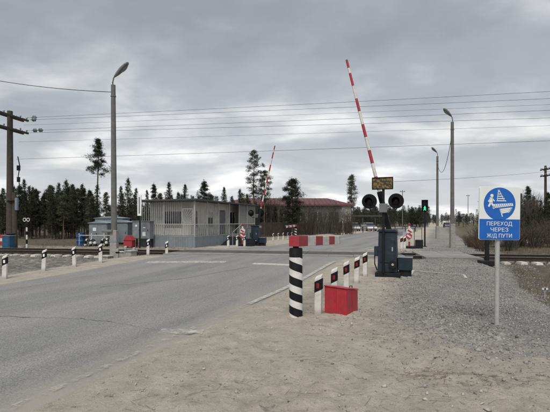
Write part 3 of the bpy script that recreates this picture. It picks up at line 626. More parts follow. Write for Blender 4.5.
def striped_tube(mb, p0, p1, r0, r1, cuts, n=12):
    p0, p1 = Vector(p0), Vector(p1); L = (p1-p0).length; prev = 0.0
    for i, (e, mi) in enumerate(cuts):
        a_, b_ = prev/L, e/L; mb.cyl(p0.lerp(p1, a_), p0.lerp(p1, b_), r0+(r1-r0)*a_, r0+(r1-r0)*b_, n, mi, caps=True); prev = e
def barrier_machine(s, t, label, lean, facing, plate):
    p = ST(s, t); p.z = float(ground_z(p.x, p.y))
    o = thing('barrier_machine', label, 'barrier', p, RZ, 'automatic crossing barriers')
    f = facing   # -1: lamps look back towards the viewer
    MB().box((0.02, 0, 0.03), (0.72, 0.62, 0.16)).build('base_plinth', 'dark_metal', o, bevel=0.01)
    cb = MB(); cb.hexa([(-0.28, -0.24, 0.11), (0.28, -0.24, 0.11), (0.28, 0.24, 0.11), (-0.28, 0.24, 0.11)], [(-0.25, -0.22, 1.30), (0.25, -0.22, 1.30), (0.25, 0.22, 1.30), (-0.25, 0.22, 1.30)])
    cab = cb.build('cabinet', 'machine_blue', o, bevel=0.02)
    dr = MB(); dr.box((0, -0.2475, 0.78), (0.40, 0.012, 0.74), rot=Matrix.Rotation(R(-0.96), 3, 'X')); dr.build('door', 'machine_blue', cab, bevel=0.004)
    hn = MB(); hn.box((0.15, -0.26, 0.8), (0.03, 0.03, 0.12)); hn.build('handle', 'galvanised', cab)
    lid = MB(); lid.prism([(-0.30, 1.30), (0.30, 1.30), (0.24, 1.38), (-0.24, 1.38)], 'y', -0.26, 0.26); lid.build('hood', 'machine_blue', o, bevel=0.012)
    wh = MB(); wh.lathe([(0.0, -0.36), (0.115, -0.36), (0.12, -0.345), (0.12, -0.30), (0.07, -0.28), (0.05, -0.24), (0.0, -0.24)], 24, (0.17, 0, 0.36), axis='y'); wq = wh.build('drive_wheel', 'dark_metal', o, True)
    hb = MB(); hb.lathe([(0.0, -0.378), (0.035, -0.378), (0.035, -0.36), (0.0, -0.36)], 12, (0.17, 0, 0.36), axis='y'); hb.build('hub', 'galvanised', wq, True)
    sb = MB(); sb.box((0.49, 0.05, 0.36), (0.40, 0.36, 0.36)); sb.build('motor_box', 'machine_blue', o, bevel=0.015)
    MB().box((0.49, 0.05, 0.555), (0.43, 0.39, 0.022)).build('motor_box_lid', 'cabinet_grey', o, bevel=0.005)
    MB().box((0.49, 0.05, 0.09), (0.34, 0.26, 0.18)).build('motor_base', 'dark_metal', o)
    sd = MB(); sd.box((-0.33, -0.02, 0.72), (0.12, 0.22, 0.30)); sd.build('side_box', 'machine_blue', o, bevel=0.012)
    br = MB(); br.tube([(-0.30, -0.12, 0.15), (-0.37, -0.14, 0.35), (-0.37, -0.14, 0.6)], 0.018, 8); br.build('cable_duct', 'dark_metal', o, True)
    sh = MB(); sh.box((0.30, 0.0, 1.26), (0.22, 0.18, 0.12)); sh.build('junction_box', 'cabinet_grey', o, bevel=0.01)
    # boom, raised and leaning towards the road
    piv = Vector((0.06, 0.02, 1.22)); d = Vector((lean*math.sin(R(13.6)), 0, math.cos(R(13.6)))).normalized(); Lb = 5.55
    arm = MB(); arm.box(piv + d*0.42, (0.15, 0.12, 1.80), rot=Vector((0, 0, 1)).rotation_difference(d).to_matrix()); ar = arm.build('boom_bracket', 'dark_metal', o, bevel=0.01)
    pv = MB(); pv.lathe([(0.0, -0.17), (0.09, -0.17), (0.09, 0.12), (0.0, 0.12)], 18, tuple(piv), axis='y'); pv.build('pivot', 'galvanised', ar, True)
    bm_ = MB(); cuts = []; e = 0.46; mi = 0
    while e < Lb-0.32: cuts.append((e, mi)); mi = 1-mi; e += 0.46
    cuts.append((Lb-0.30, 1)); cuts.append((Lb, 0))
    striped_tube(bm_, piv+d*0.55, piv+d*(Lb+0.0)+d*0.0+d*(0.55-0.55), 0.058, 0.036, [(q*(Lb-0.55)/Lb, k_) for q, k_ in cuts], 14)
    bm_.build('boom', ['red_band', 'white_paint'], o, True)
    # signal mast with two round lamp heads
    mx = -0.10
    ms = MB(); ms.cyl((mx, f*0.30, 0.1), (mx, f*0.30, 2.90), 0.038, n=14); ms.build('mast', 'dark_metal', o, True)
    MB().box((mx, f*0.33, 2.0), (0.22, 0.12, 0.26)).build('terminal_box', 'lamp_grey', o, bevel=0.01)
    ca = MB(); ca.tube([(mx-0.40, f*0.30, 1.98), (mx-0.30, f*0.30, 1.90), (mx+0.30, f*0.30, 1.90), (mx+0.38, f*0.30, 1.98)], 0.02, 8); ca.build('cross_arm', 'dark_metal', o, True)
    for sx in (-0.40, 0.36):
        c = (mx+sx, f*0.33, 2.20)
        dk = MB(); dk.lathe([(0.0, -0.012), (0.215, -0.012), (0.22, -0.006), (0.22, 0.012), (0.0, 0.012)], 36, c, axis='y'); dk_ = dk.build('lamp_backboard', 'black_paint', o, True)
        hs_ = MB(); hs_.lathe([(0.0, -f*0.015), (0.13, -f*0.015), (0.125, -f*0.16), (0.07, -f*0.20), (0.0, -f*0.20)], 24, c, axis='y'); hs_.build('lamp_housing', 'dark_metal', dk_, True)
        vz = MB(); m_ = 14
        for i in range(m_):
            a0_, a1_ = R(-20+220*i/m_), R(-20+220*(i+1)/m_); q = lambda a_, r_, d_: (c[0]+r_*math.cos(a_), c[1]+f*d_, c[2]+r_*math.sin(a_))
            vz.hexa([q(a0_, 0.112, 0.012), q(a1_, 0.112, 0.012), q(a1_, 0.112, 0.20), q(a0_, 0.112, 0.20)], [q(a0_, 0.118, 0.012), q(a1_, 0.118, 0.012), q(a1_, 0.118, 0.20), q(a0_, 0.118, 0.20)])
        vz.build('lamp_hood', 'black_paint', dk_)
        ln = MB(); ln.lathe([(0.105, f*0.014), (0.09, f*0.035), (0.05, f*0.05), (0.0, f*0.054)], 24, c, axis='y'); ln.build('lens', 'lens_dark', dk_, True)
    if plate:
        pl = MB(); pl.box((mx-0.02, f*0.345, 2.72), (0.56, 0.02, 0.31)); pq = pl.build('plate', 'worn_plate', o, bevel=0.005)
        fr = MB()
        for (xx, zz_, sx, sz) in ((0, .165, .60, .03), (0, -.165, .60, .03), (-.29, 0, .025, .30), (.29, 0, .025, .30)): fr.box((mx-0.02+xx, f*0.35, 2.72+zz_), (sx, 0.03, sz))
        fr.build('plate_frame', 'black_paint', pq)
    return o
bmn = barrier_machine(12.05, -1.26, 'dark blue barrier machine with raised red and white boom and two round black lamps', -1, -1, True)
bmn.scale = (0.95, 0.95, 0.95)
barrier_machine(25.3, -11.25, 'far barrier machine with raised boom beside the guard building', 1, 1, False)

# signal boxes with red and white boards past the rails
def fender(s, t, label):
    p = ST(s, t); p.z = float(ground_z(p.x, p.y))
    o = thing('striped_lamp_box', label, 'lamp box', p, RZ, 'low red and white lamp boxes')
    MB().box((0.1, 0, 0.06), (0.95, 0.6, 0.16)).build('base', 'dark_metal', o, bevel=0.015)
    MB().box((0.38, 0, 0.32), (0.42, 0.42, 0.36)).build('housing', 'dark_metal', o, bevel=0.02)
    pp = MB(); striped_tube(pp, (-0.15, 0, 0.14), (-0.15, 0, 1.30), 0.05, 0.05, [(0.25, 0), (0.5, 1), (0.75, 0), (1.16, 1)]); pp.build('post', ['red_band', 'white_paint'], o, True)
    for i, (z, dx) in enumerate(((0.70, -0.02), (0.98, 0.03))):
        bd = MB(); bd.add([(-0.15+dx+0.19*math.cos(R(a_)), y_, z+0.19*math.sin(R(a_))) for y_ in (-0.085, -0.065) for a_ in range(15, 375, 60)], [tuple(range(6)), tuple(range(11, 5, -1))]+[(j, j+6, (j+1) % 6+6, (j+1) % 6) for j in range(6)])
        bd.build('board', 'red_band' if i == 0 else 'white_paint', o)
        st_ = MB(); st_.box((-0.15+dx, -0.09, z), (0.25, 0.008, 0.09), rot=Matrix.Rotation(R(35), 3, 'Y')); st_.build('stripe', 'white_paint' if i == 0 else 'red_band', o)
    lp = MB(); lp.lathe([(0.0, 1.30), (0.07, 1.30), (0.08, 1.36), (0.05, 1.44), (0.0, 1.45)], 14, (-0.15, 0, 0)); lp.build('top_lamp', 'reflector_red', o, True)
    gt = MB(); gt.tube([(0.12, 0.1, 0.14), (0.12, 0.1, 1.15), (0.52, 0.1, 1.15), (0.52, 0.1, 0.14)], 0.02); gt.build('frame', 'dark_metal', o)
fender(24.6, -1.25, 'low red and white lamp box past the rails, left of the green pedestrian light')
fender(24.2, -11.55, 'low red and white lamp box in front of the guard building')

# pedestrian light
p = ST(28.6, -0.66); p.z = float(ground_z(p.x, p.y))
pl = thing('pedestrian_light', 'black pedestrian traffic light lit green on a dark post', 'traffic light', p, RZ)
q = MB(); q.cyl((0, 0, -0.1), (0, 0, 2.3), 0.05, n=12); q.cyl((0, 0, -0.02), (0, 0, 0.05), 0.12, n=14); q.build('post', 'dark_metal', pl, True)
MB().box((0, -0.02, 2.68), (0.40, 0.20, 0.76)).build('housing', 'black_paint', pl, bevel=0.02)
for z in (2.86, 2.50):
    q = MB(); q.box((0, -0.20, z+0.16), (0.30, 0.18, 0.012)); q.box((-0.15, -0.19, z+0.06), (0.012, 0.15, 0.2)); q.box((0.15, -0.19, z+0.06), (0.012, 0.15, 0.2)); q.build('visor', 'black_paint', pl)
q = MB(); q.lathe([(0.0, -0.005), (0.12, -0.005), (0.12, 0.0), (0.0, 0.0)], 20, (0, -0.122, 2.86), axis='y'); q.build('dark_lens', 'lens_dark', pl, True)
q = MB()
def bar2(mb, x0, z0, x1, z1, w, y0, y1, mi=0):
    d = Vector((x1-x0, z1-z0)); d.normalize(); n_ = Vector((-d.y, d.x))*w/2
    mb.prism([(x0+n_.x, z0+n_.y), (x0-n_.x, z0-n_.y), (x1-n_.x, z1-n_.y), (x1+n_.x, z1+n_.y)], 'y', y0, y1, mi)
zc = 2.50
q.lathe([(0.0, -0.004), (0.032, -0.004), (0.032, 0.0), (0.0, 0.0)], 14, (0.01, -0.123, zc+0.13), axis='y')
for (x0, z0, x1, z1, w) in ((0.0, .09, 0.0, -.01, .055), (0, 0, .07, -.13, .04), (0, 0, -.07, -.13, .04), (0.01, .08, .075, .01, .03), (-.01, .08, -.07, .02, .03)): bar2(q, x0, zc+z0, x1, zc+z1, w, -0.127, -0.123)
q.build('green_walking_figure', 'green_lamp', pl)

# ------------------------------------------------------------------ the blue and white sign
p = Vector((3.37, 6.22, 0)); p.z = float(ground_z(p.x, p.y))
sg = thing('crossing_sign', 'blue and white pedestrian railway crossing sign on a thin grey post', 'sign', p, R(3))
q = MB(); q.cyl((-0.008, 0.03, -0.3), (0.01, 0.03, 2.0-p.z), 0.034, n=16); q.build('post', 'galvanised', sg, True)
Wd, Hd = 0.636, 0.80; zc = 1.73 - p.z
rot = Matrix.Rotation(R(-0.9), 3, 'Y')
def rrect(w, h, r, n=6):
    out = []
    for (sx, sz, a0_) in ((1, 1, 0), (-1, 1, 90), (-1, -1, 180), (1, -1, 270)):
        for i in range(n+1): a_ = R(a0_+90*i/n); out.append((sx*(w/2-r)+r*math.cos(a_), sz*(h/2-r)+r*math.sin(a_)))
    return out
def tilt(o): o.location = (0.012, 0, zc); o.rotation_euler = (0, R(0.9), 0); return o
q = MB(); q.prism(rrect(Wd, Hd, 0.03), 'y', -0.02, 0.0); panel = tilt(q.build('panel', 'sign_white', sg, bevel=0.002))
q = MB()
for z in (0.25, -0.25): q.box((0, 0.016, z), (0.40, 0.03, 0.05)); 
q.build('bracket', 'sign_back', panel)
zl = 0.40 - (219.6-187.4)/52.8*0.80      # top of the blue lower field
lowf = [(x_, z_) for x_, z_ in rrect(Wd-0.010, Hd-0.010, 0.027) if z_ < 0]
lowf = [(-Wd/2+0.005, zl)] + [c_ for c_ in lowf] + [(Wd/2-0.005, zl)]
q = MB(); q.prism(lowf, 'y', -0.0225, -0.0195); q.build('blue_field', 'sign_blue', panel)
dcx, dcz, dr_ = -0.005, 0.40-(204.4-187.4)/52.8*0.80, 0.246
q = MB(); q.lathe([(0.0, -0.0030), (dr_, -0.0030), (dr_, 0.0), (0.0, 0.0)], 56, (dcx, -0.0195, dcz), axis='y'); q.build('blue_disc', 'sign_blue', panel)
pic = MB(); Y0, Y1 = -0.0255, -0.0222
def pp(x_, z_): return (dcx+x_*dr_, dcz+z_*dr_)
def pbar(x0, z0, x1, z1, w): a_, b_ = pp(x0, z0), pp(x1, z1); bar2(pic, a_[0], a_[1], b_[0], b_[1], w*dr_, Y0, Y1)
hx, hz_ = pp(-0.50, 0.50); pic.lathe([(0.0, -0.0015), (0.10*dr_, -0.0015), (0.10*dr_, 0.0015), (0, 0.0015)], 16, (hx, (Y0+Y1)/2, hz_), axis='y')
for bq in ((-0.53, 0.38, -0.56, 0.05, 0.20), (-0.55, 0.08, -0.40, -0.12, 0.11), (-0.40, -0.12, -0.38, -0.30, 0.09), (-0.57, 0.08, -0.70, -0.18, 0.11), (-0.50, 0.33, -0.33, 0.16, 0.07), (-0.58, 0.33, -0.72, 0.12, 0.07)): pbar(*bq)
# far track as a tapering ladder, deck and near ladder
for i in range(5):
    k_ = i/4; z_ = 0.74-0.54*k_; xc = -0.06+0.16*k_; hw = 0.07+0.24*k_
    pic.prism([pp(xc-hw, z_-0.028-0.012*k_), pp(xc+hw, z_-0.028-0.012*k_), pp(xc+hw*0.92, z_+0.022), pp(xc-hw*0.92, z_+0.022)], 'y', Y0, Y1)
pbar(-0.10, 0.86, -0.16, 0.16, 0.03); pbar(-0.06, 0.86, 0.30, 0.16, 0.03)
pic.prism([pp(-0.45, -0.28), pp(0.86, -0.10), pp(0.80, 0.06), pp(-0.38, -0.02)], 'y', Y0, Y1)
for i in range(3):
    k_ = i/2; z_ = -0.34-0.20*k_; x0_, x1_ = 0.0+0.08*k_, 0.78-0.12*k_
    pic.prism([pp(x0_, z_-0.06), pp(x1_, z_+0.06), pp(x1_, z_+0.14), pp(x0_, z_+0.03)], 'y', Y0, Y1)
pbar(0.02, -0.30, 0.18, -0.78, 0.06); pbar(0.74, -0.22, 0.55, -0.52, 0.06)
pic.build('pictogram', 'sign_white', panel)
slots = MB()
for i in range(9):
    x_ = -0.32+0.125*i; a_, b_ = pp(x_, -0.24+0.016*i), pp(x_+0.06, -0.03+0.010*i); bar2(slots, a_[0], a_[1], b_[0], b_[1], 0.03*dr_, Y0-0.0015, Y0+0.001)
slots.build('pictogram_joints', 'sign_blue', panel)
def text_mesh(txt, size, width, cx, cz, parent, matn, y):
    cu = bpy.data.curves.new('lettering', 'FONT'); cu.body = txt; cu.size = size; cu.align_x = 'CENTER'; cu.extrude = 0.0012; cu.offset = 0.0
    to = bpy.data.objects.new('lettering_source', cu); col.objects.link(to)
    dg = bpy.context.evaluated_depsgraph_get(); me_ = bpy.data.meshes.new_from_object(to.evaluated_get(dg)); bpy.data.objects.remove(to)
    co = np.zeros(len(me_.vertices)*3); me_.vertices.foreach_get('co', co); co = co.reshape(-1, 3)
    w = co[:, 0].max()-co[:, 0].min(); kx = width/w; out = np.stack([(co[:, 0]-(co[:, 0].max()+co[:, 0].min())/2)*kx+cx, y-co[:, 2], co[:, 1]*0.95+cz-0.35*size], -1)
    me_.vertices.foreach_set('co', out.ravel()); me_.materials.clear(); me_.materials.append(M[matn]); me_.update()
    return link('lettering', me_, parent)
for txt, wpx, ypx in (('ПЕРЕХОД', 26.0, 224.0), ('ЧЕРЕЗ', 18.0, 229.9), ('Ж/Д ПУТИ', 25.8, 235.9)):
    text_mesh(txt, 0.086, wpx*0.01515, -0.004, 0.40-(ypx-187.4)*0.01515, panel, 'sign_white', -0.0235)
# dark post behind the sign
p = ST(14.0, 1.55) if False else Vector(((487-275)/412*14.2, 14.2, 0)); p.z = float(ground_z(p.x, p.y))
o = thing('track_marker_post', 'dark metal post on a dark foot near the rail, behind the crossing sign', 'post', p, TZ)
q = MB(); q.cyl((0, 0, 0.08), (0, 0, 2.1), 0.075, 0.065, n=14); q.build('post', 'dark_metal', o, True)
MB().box((0.0, 0, 0.07), (0.52, 0.42, 0.18)).build('foot', 'dark_metal', o, bevel=0.02)
MB().box((0, -0.02, 2.2), (0.30, 0.16, 0.36)).build('head_box', 'dark_metal', o, bevel=0.02)
# small yellow-white marker stake on the right
p = Vector((px(545, 296, -.3)[0], px(545, 296, -.3)[1], 0)); p.z = float(ground_z(p.x, p.y))
o = thing('cable_marker', 'small pale marker plate on a low stake in the dark soil', 'marker', p, 0)
MB().box((0, 0.012, 0.10), (0.02, 0.016, 0.40)).build('stake', 'galvanised', o)
MB().box((0, 0, 0.26), (0.16, 0.006, 0.055)).build('plate', 'white_paint', o)
MB().box((0.0, -0.005, 0.26), (0.035, 0.004, 0.05)).build('stripe', 'black_paint', o)

# footpath paint: thin white lines in front of the pedestrian deck
gzf = lambda x_, y_: ground_z(x_, y_)+0.01
for (a_, b_) in (((418.5, 271.6), (464, 274)), ((409, 276), (413.5, 270.5)), ((464, 274), (466, 276.5))):
    marking('path_line', [px(*a_, .12), px(*b_, .12)], 0.07, 0.34, 0.1, surf=gzf, parent=ground)

# ------------------------------------------------------------------ street lamps and poles
def street_lamp(x, y, hh, label, side, stub, lean=0.0, head=0.85):
    z = float(ground_z(x, y)); o = thing('street_lamp', label, 'street lamp', (x, y, z), 0, 'street lamps'); o.rotation_euler = (0, lean, 0)
    q = MB(); q.cyl((0, 0, -0.3), (0, 0, hh), 0.135, 0.095, n=10); q.build('pole', 'pole_concrete', o, True)
    if stub: q = MB(); q.hexa([(-.15, -.15, -.2), (.15, -.15, -.2), (.15, .15, -.2), (-.15, .15, -.2)], [(-.14, -.14, stub), (.14, -.14, stub), (.14, .14, stub), (-.14, .14, stub)]); q.build('concrete_stub', 'concrete', o, bevel=0.02)
    q = MB(); q.tube([(0, 0, hh-0.35), (side*-0.02, 0, hh+0.12), (side*0.02, 0, hh+0.30), (side*0.10, 0, hh+0.42)], 0.03, 8); q.cyl((0, 0, hh-0.5), (0, 0, hh-0.45), 0.115, n=10); q.build('arm', 'lamp_grey', o, True)
    # cobra head pointing up and outwards
    d = Vector((side*0.70, 0, 0.71)).normalized(); e = Vector((0, 1, 0)); n_ = d.cross(e); b_ = Vector((side*0.06, 0, hh+0.36)); vs = []
    prof = [(0.0, 0.04, 0.04), (0.18, 0.085, 0.075), (0.5, 0.14, 0.10), (0.78, 0.15, 0.085), (0.95, 0.09, 0.05), (1.0, 0.02, 0.015)]; m_ = 14; q = MB(); fs = []
    for (k_, rw, rh) in prof:
        for i in range(m_): a_ = 2*math.pi*i/m_; vs.append(b_+d*(k_*head)+e*(rw*math.cos(a_))+n_*(rh*math.sin(a_)))
    for i in range(len(prof)-1):
        for j in range(m_): fs.append((i*m_+j, i*m_+(j+1) % m_, (i+1)*m_+(j+1) % m_, (i+1)*m_+j))
    fs += [tuple(range(m_-1, -1, -1)), tuple(range((len(prof)-1)*m_, len(prof)*m_))]
    q.add(vs, fs); q.build('lamp_head', 'lamp_grey', o, True)
    q = MB(); s_ = -1 if (n_*1).z > 0 else 1; gc = b_+d*(0.62*head)+n_*(s_*0.075); vs = []
    for (k_, off) in ((1.0, 0.0), (0.6, 0.04)):
        for i in range(12): a_ = 2*math.pi*i/12; vs.append(gc+d*(0.22*k_*math.cos(a_))+e*(0.11*k_*math.sin(a_))+n_*(s_*off))
    q.add(vs, [(j, (j+1) % 12, 12+(j+1) % 12, 12+j) for j in range(12)]+[tuple(range(12, 24))]); q.build('lens', 'glass_insulator', o, True)
    return o
LX, LY = (114.3-275)/412*17.6, 17.6
l1 = street_lamp(LX, LY, 7.45, 'tall concrete street lamp on the left with its head tilted up to the right', 1, 1.25, R(-0.35))
q = MB(); q.box((-0.22, -0.16, 1.22), (0.42, 0.16, 0.10)); q.box((-0.05, -0.08, 1.22), (0.08, 0.16, 0.06)); q.build('side_floodlight', 'lamp_grey', l1, bevel=0.02)
q = MB(); q.lathe([(0.158, 0.72), (0.158, 0.86)], 4, mi=0); 
MB().box((0, 0, 0.80), (0.306, 0.306, 0.10)).build('blue_band', 'cabinet_blue', l1)
l2 = street_lamp((452.3-275)/412*25.9, 25.9, 7.9, 'concrete street lamp right of the pedestrian light, nearer and taller of the two', -1, 1.5, 0, 0.7)
l3 = street_lamp((437.4-275)/412*39.5, 39.5, 7.9, 'farther street lamp behind the tall right-hand street lamp', -1, 1.2, 0, 0.7)

PX_, PY_ = (10-275)/412*25.0, 25.0
def utility_pole(x, y, hh, label, arms, r=0.16, brace=False, al=1.25):
    z = float(ground_z(x, y)); o = thing('utility_pole', label, 'utility pole', (x, y, z), TZ, 'timber utility poles')
    q = MB(); q.cyl((0, 0, -0.3), (0, 0, hh), r*1.15, r*0.8, n=12); q.build('pole', 'timber', o, True)
    for za in arms:
        for dx in (-0.17, 0.17):
            q = MB(); q.box((dx, 0, za), (0.10, al*2, 0.12)); ar = q.build('cross_arm', 'timber', o, bevel=0.008)
            for yy in (-al+0.12, -al*0.5, al*0.5, al-0.12):
                q = MB(); q.lathe([(0.0, 0.05), (0.02, 0.05), (0.02, 0.10), (0.05, 0.11), (0.055, 0.16), (0.03, 0.20), (0.0, 0.21)], 8, (dx, yy, za)); q.build('insulator', 'glass_insulator', ar, True)
    return o
up = utility_pole(PX_, PY_, 8.35, 'timber utility pole with double cross arms at the left edge', (8.05, 7.25), 0.19)
q = MB(); q.cyl((0.30, 0.05, -0.3), (0.24, 0.05, 3.4), 0.15, 0.14, n=10); q.build('stub_pole', 'timber', up, True)
for z in (0.9, 2.9): q = MB(); q.lathe([(0.30, z), (0.30, z+0.05)], 16, (0.12, 0.02, 0)); q.build('binding_wire', 'wire', up)
q = MB(); q.tube([(0.45, 0.1, 5.6), (0.55, 0.15, 5.0), (0.48, 0.1, 4.4), (0.56, 0.1, 3.9), (0.45, 0.1, 3.2)], 0.03, 6); q.box((0.5, 0.1, 4.9), (0.16, 0.12, 0.3)); q.box((0.5, 0.1, 4.2), (0.14, 0.12, 0.3)); q.build('cable_terminal', 'dark_metal', up)
q = MB(); q.box((0.55, -0.1, 2.7), (0.16, 0.14, 0.75)); q.build('pale_duct', 'plinth_blue', up, bevel=0.02)
upr = utility_pole((545.5-275)/412*45, 45, 7.3, 'distant timber utility pole with cross arms near the right edge', (6.9, 6.2), 0.14, al=0.8)
q = utility_pole((537-275)/412*60, 60, 4.4, 'short distant pole with a cross arm among the bushes on the right', (4.1,), 0.12, al=0.7)
def plain_pole(pxx, d, ztop, label, r=0.10):
    x = (pxx-275)/412*d; z = float(H(x, d)); o = thing('utility_pole', label, 'utility pole', (x, d, z), 0, 'distant utility poles')
    q = MB(); q.cyl((0, 0, -0.3), (0, 0, ztop-z), r, r*0.7, n=8); q.build('pole', 'pole_concrete', o, True)
    q = MB(); q.box((0, 0, ztop-z-0.35), (1.1, 0.1, 0.1)); q.build('cross_arm', 'dark_metal', o)
    q = MB()
    for xx in (-0.45, 0, 0.45): q.cyl((xx, 0, ztop-z-0.3), (xx, 0, ztop-z-0.1), 0.04, n=6)
    q.build('insulator', 'glass_insulator', o)
plain_pole(402.5, 85, 8.2, 'distant thin pole rising between the barrier machine and the green light')
plain_pole(468, 120, 9.6, 'farthest thin pole on the horizon right of the street lamps')
plain_pole(531, 95, 8.0, 'thin distant pole rising among the small pines right of the sign')
plain_pole(524.5, 130, 8.6, 'thinner distant pole just right of the sign edge')
plain_pole(479, 150, 9.4, 'faint thin pole on the horizon left of the crossing sign')

def wire(name, label, pts, r=0.011, sag=0.0, group='overhead wires'):
    (p0, p1) = pts; p0, p1 = Vector(p0), Vector(p1); out = []
    for i in range(33): k_ = i/32; p = p0.lerp(p1, k_); p.z -= sag*4*k_*(1-k_); out.append(p)
    mb = MB(); mb.tube(out, r, 5); o = mb.build(name, 'wire', None, True); return tag(o, label, 'wire', group)
zp = float(up.location.z)
ac0 = aa(PX_, PY_)
def ww(dc, z0, z1, label, a_end=45, r=0.008, sag=0.12):
    cp = cc(PX_, PY_)+dc; o = wire('overhead_wire', label, (AC(ac0+0.15, cp, z0), AC(a_end, cp, z1)), r, sag); return cp
ww(1.13, 8.20, 8.45, 'topmost overhead wire running from the left pole across the sky')
ww(0.62, 7.92, 7.70, 'second overhead wire from the top crossing the sky')
ww(0.9, 7.68, 7.50, 'third overhead wire from the top crossing the sky', r=0.006)
ww(0.5, 6.55, 6.35, 'faint overhead wire between the bundle and the lone lower wire', r=0.006)
ww(1.13, 7.38, 7.35, 'fourth overhead wire from the top crossing the sky')
ww(0.60, 7.12, 6.55, 'fifth overhead wire from the top crossing the sky')
ww(0.3, 5.45, 5.95, 'lone lower overhead wire below the bundle near the left pole', r=0.008)
for i, (dc, z, da) in enumerate(((1.13, 8.20, 0.55), (0.62, 7.92, 0.95), (1.13, 7.38, 0.6), (1.13, 7.38, 1.0))):
    p = AC(ac0+0.15+da, cc(PX_, PY_)+dc, z-0.005); o = thing('strain_insulator', ['glass insulator on the topmost wire beside the left pole', 'glass insulator on the second wire beside the left pole', 'nearer glass insulator of the pair on the fourth wire by the left pole', 'farther glass insulator of the pair on the fourth wire by the left pole'][i], 'insulator', p, TZ, 'glass strain insulators')
    q = MB(); q.lathe([(0.0, -0.14), (0.05, -0.13), (0.12, -0.05), (0.12, -0.03), (0.05, 0.0), (0.12, 0.06), (0.12, 0.08), (0.05, 0.13), (0.0, 0.14)], 14, axis='x'); q.build('glass_disc', 'glass_insulator', o, True)
    q = MB(); q.cyl((-0.22, 0, 0), (0.22, 0, 0), 0.016, n=8); q.build('fitting', 'dark_metal', o)
wire('lamp_cable', 'sagging cable running from the left street lamp out of the photo', ((LX-0.05, LY, 7.15), (LX-14, LY+4.5, 10.7)), 0.014, 0.42)
wire('lamp_cable', 'drooping cable hanging between the two right-hand street lamps', ((l2.location.x, 25.9, 7.3), (l3.location.x, 39.5, 7.2)), 0.018, 1.6)
wire('service_wire', 'thin low wire running to the distant pole at the right edge', ((l2.location.x-3.2, 27.5, 4.3), (upr.location.x, 45, 7.1)), 0.010, 0.1)
wire('service_wire', 'faint wire leaving the distant right pole out of the photo', ((upr.location.x, 45, 7.1), (60, 40, 7.6)), 0.013, 0.1)

# ------------------------------------------------------------------ guard building
B0 = Vector((-4.92, 25.35, 0)); BW, BL = 4.2, 9.1
gb = thing('guard_building', 'low cream guard building with barred veranda on a blue plinth', 'building', (B0.x, B0.y, 0), RZ)
# local: x from -BW..0 (0 = road side), y from 0 (track side) to BL
PZ, RZT = 0.66, 2.92
def pane_row(n, L, x0, y0, dx, dy, rotz):
    for i in range(n):
        q = MB(); w = L/n
        q.box((0, 0, PZ/2-0.02), (w-0.012, 0.03, PZ+0.04)); 
        for j in (-0.25, 0.25): q.box((j*w, -0.02, PZ/2-0.02), (0.03, 0.02, PZ+0.03))
        o = q.build('plinth_panel', 'plinth_blue', gb); o.location = (x0+dx*w*(i+.5), y0+dy*w*(i+.5), 0); o.rotation_euler = (0, 0, rotz)
pane_row(6, BW, -BW, 0.0, 1, 0, 0); pane_row(10, BL, 0.0, 0.0, 0, 1, R(90))
MB().box((-BW/2, BL/2, PZ+0.03), (BW+0.04, BL+0.04, 0.07)).build('deck', 'wall_siding_grey', gb, bevel=0.01)
# walls (boards) set back behind the veranda
wx, wy = -0.85, 0.95
def wall_y(name, x0, x1, y, holes, matn):       # wall in local x, with openings (x0,x1,z0,z1)
    q = MB(); cuts = sorted(set([x0, x1]+[h_[0] for h_ in holes]+[h_[1] for h_ in holes]))
    for a_, b_ in zip(cuts[:-1], cuts[1:]):
        hh = [h_ for h_ in holes if h_[0] <= a_+1e-6 and h_[1] >= b_-1e-6]
        if not hh: q.box(((a_+b_)/2, y, (PZ+0.06+RZT)/2), (b_-a_, 0.10, RZT-PZ-0.06))
        else:
            z0, z1 = hh[0][2:]
            if z0 > PZ+0.08: q.box(((a_+b_)/2, y, (PZ+0.06+z0)/2), (b_-a_, 0.10, z0-PZ-0.06))
            q.box(((a_+b_)/2, y, (z1+RZT)/2), (b_-a_, 0.10, RZT-z1))
    return q
fh = [(-3.0, -1.55, 1.35, 2.35)]
w1 = wall_y('wall', -BW+0.12, wx, wy, fh, None).build('wall', 'wall_cream', gb)
sh = [(0.35, 0.75, 1.30, 2.40), (2.0, 2.75, 1.35, 2.35), (3.7, 4.6, PZ+0.07, 2.45), (5.3, 6.2, 1.30, 2.40)]
w2 = MB(); q = wall_y('wall', 0.05, BL-wy-0.1, 0, sh, None)
w2o = q.build('wall', 'wall_cream', gb); w2o.location = (wx-0.06, wy, 0); w2o.rotation_euler = (0, 0, R(90))
MB().box((-BW+0.17, (wy+BL)/2, (PZ+RZT)/2+0.03), (0.1, BL-wy-0.12, RZT-PZ-0.06)).build('wall', 'wall_cream', gb)
MB().box((-BW/2-0.4, BL-0.08, (PZ+RZT)/2+0.03), (BW-1.0, 0.1, RZT-PZ-0.06)).build('wall', 'wall_cream', gb)
def win(par, c, w, h_, rot, blind=0.0):
    o = MB().box((0, 0, 0), (w-0.02, 0.02, h_-0.02)).build('window', 'window_glass', gb); o.location = c; o.rotation_euler = (0, 0, rot)
    f = MB(); t_ = 0.06
    for (xx, zz_, sx, sz) in ((0, h_/2-t_/2, w, t_), (0, -h_/2+t_/2, w, t_), (-w/2+t_/2, 0, t_, h_-2*t_), (w/2-t_/2, 0, t_, h_-2*t_), (0, 0, 0.04, h_-2*t_)): f.box((xx, -0.02, zz_), (sx, 0.05, sz))
    f.build('frame', 'white_paint', o)
    MB().box((0, -0.08, -h_/2-0.02), (w+0.1, 0.10, 0.03)).build('sill', 'galvanised', o)
    if blind: MB().box((0, -0.014, h_/2-blind/2), (w-0.1, 0.006, blind)).build('blind', 'window_blind', o)
    return o
win(gb, (-2.275, wy, 1.85), 1.45, 1.0, 0)
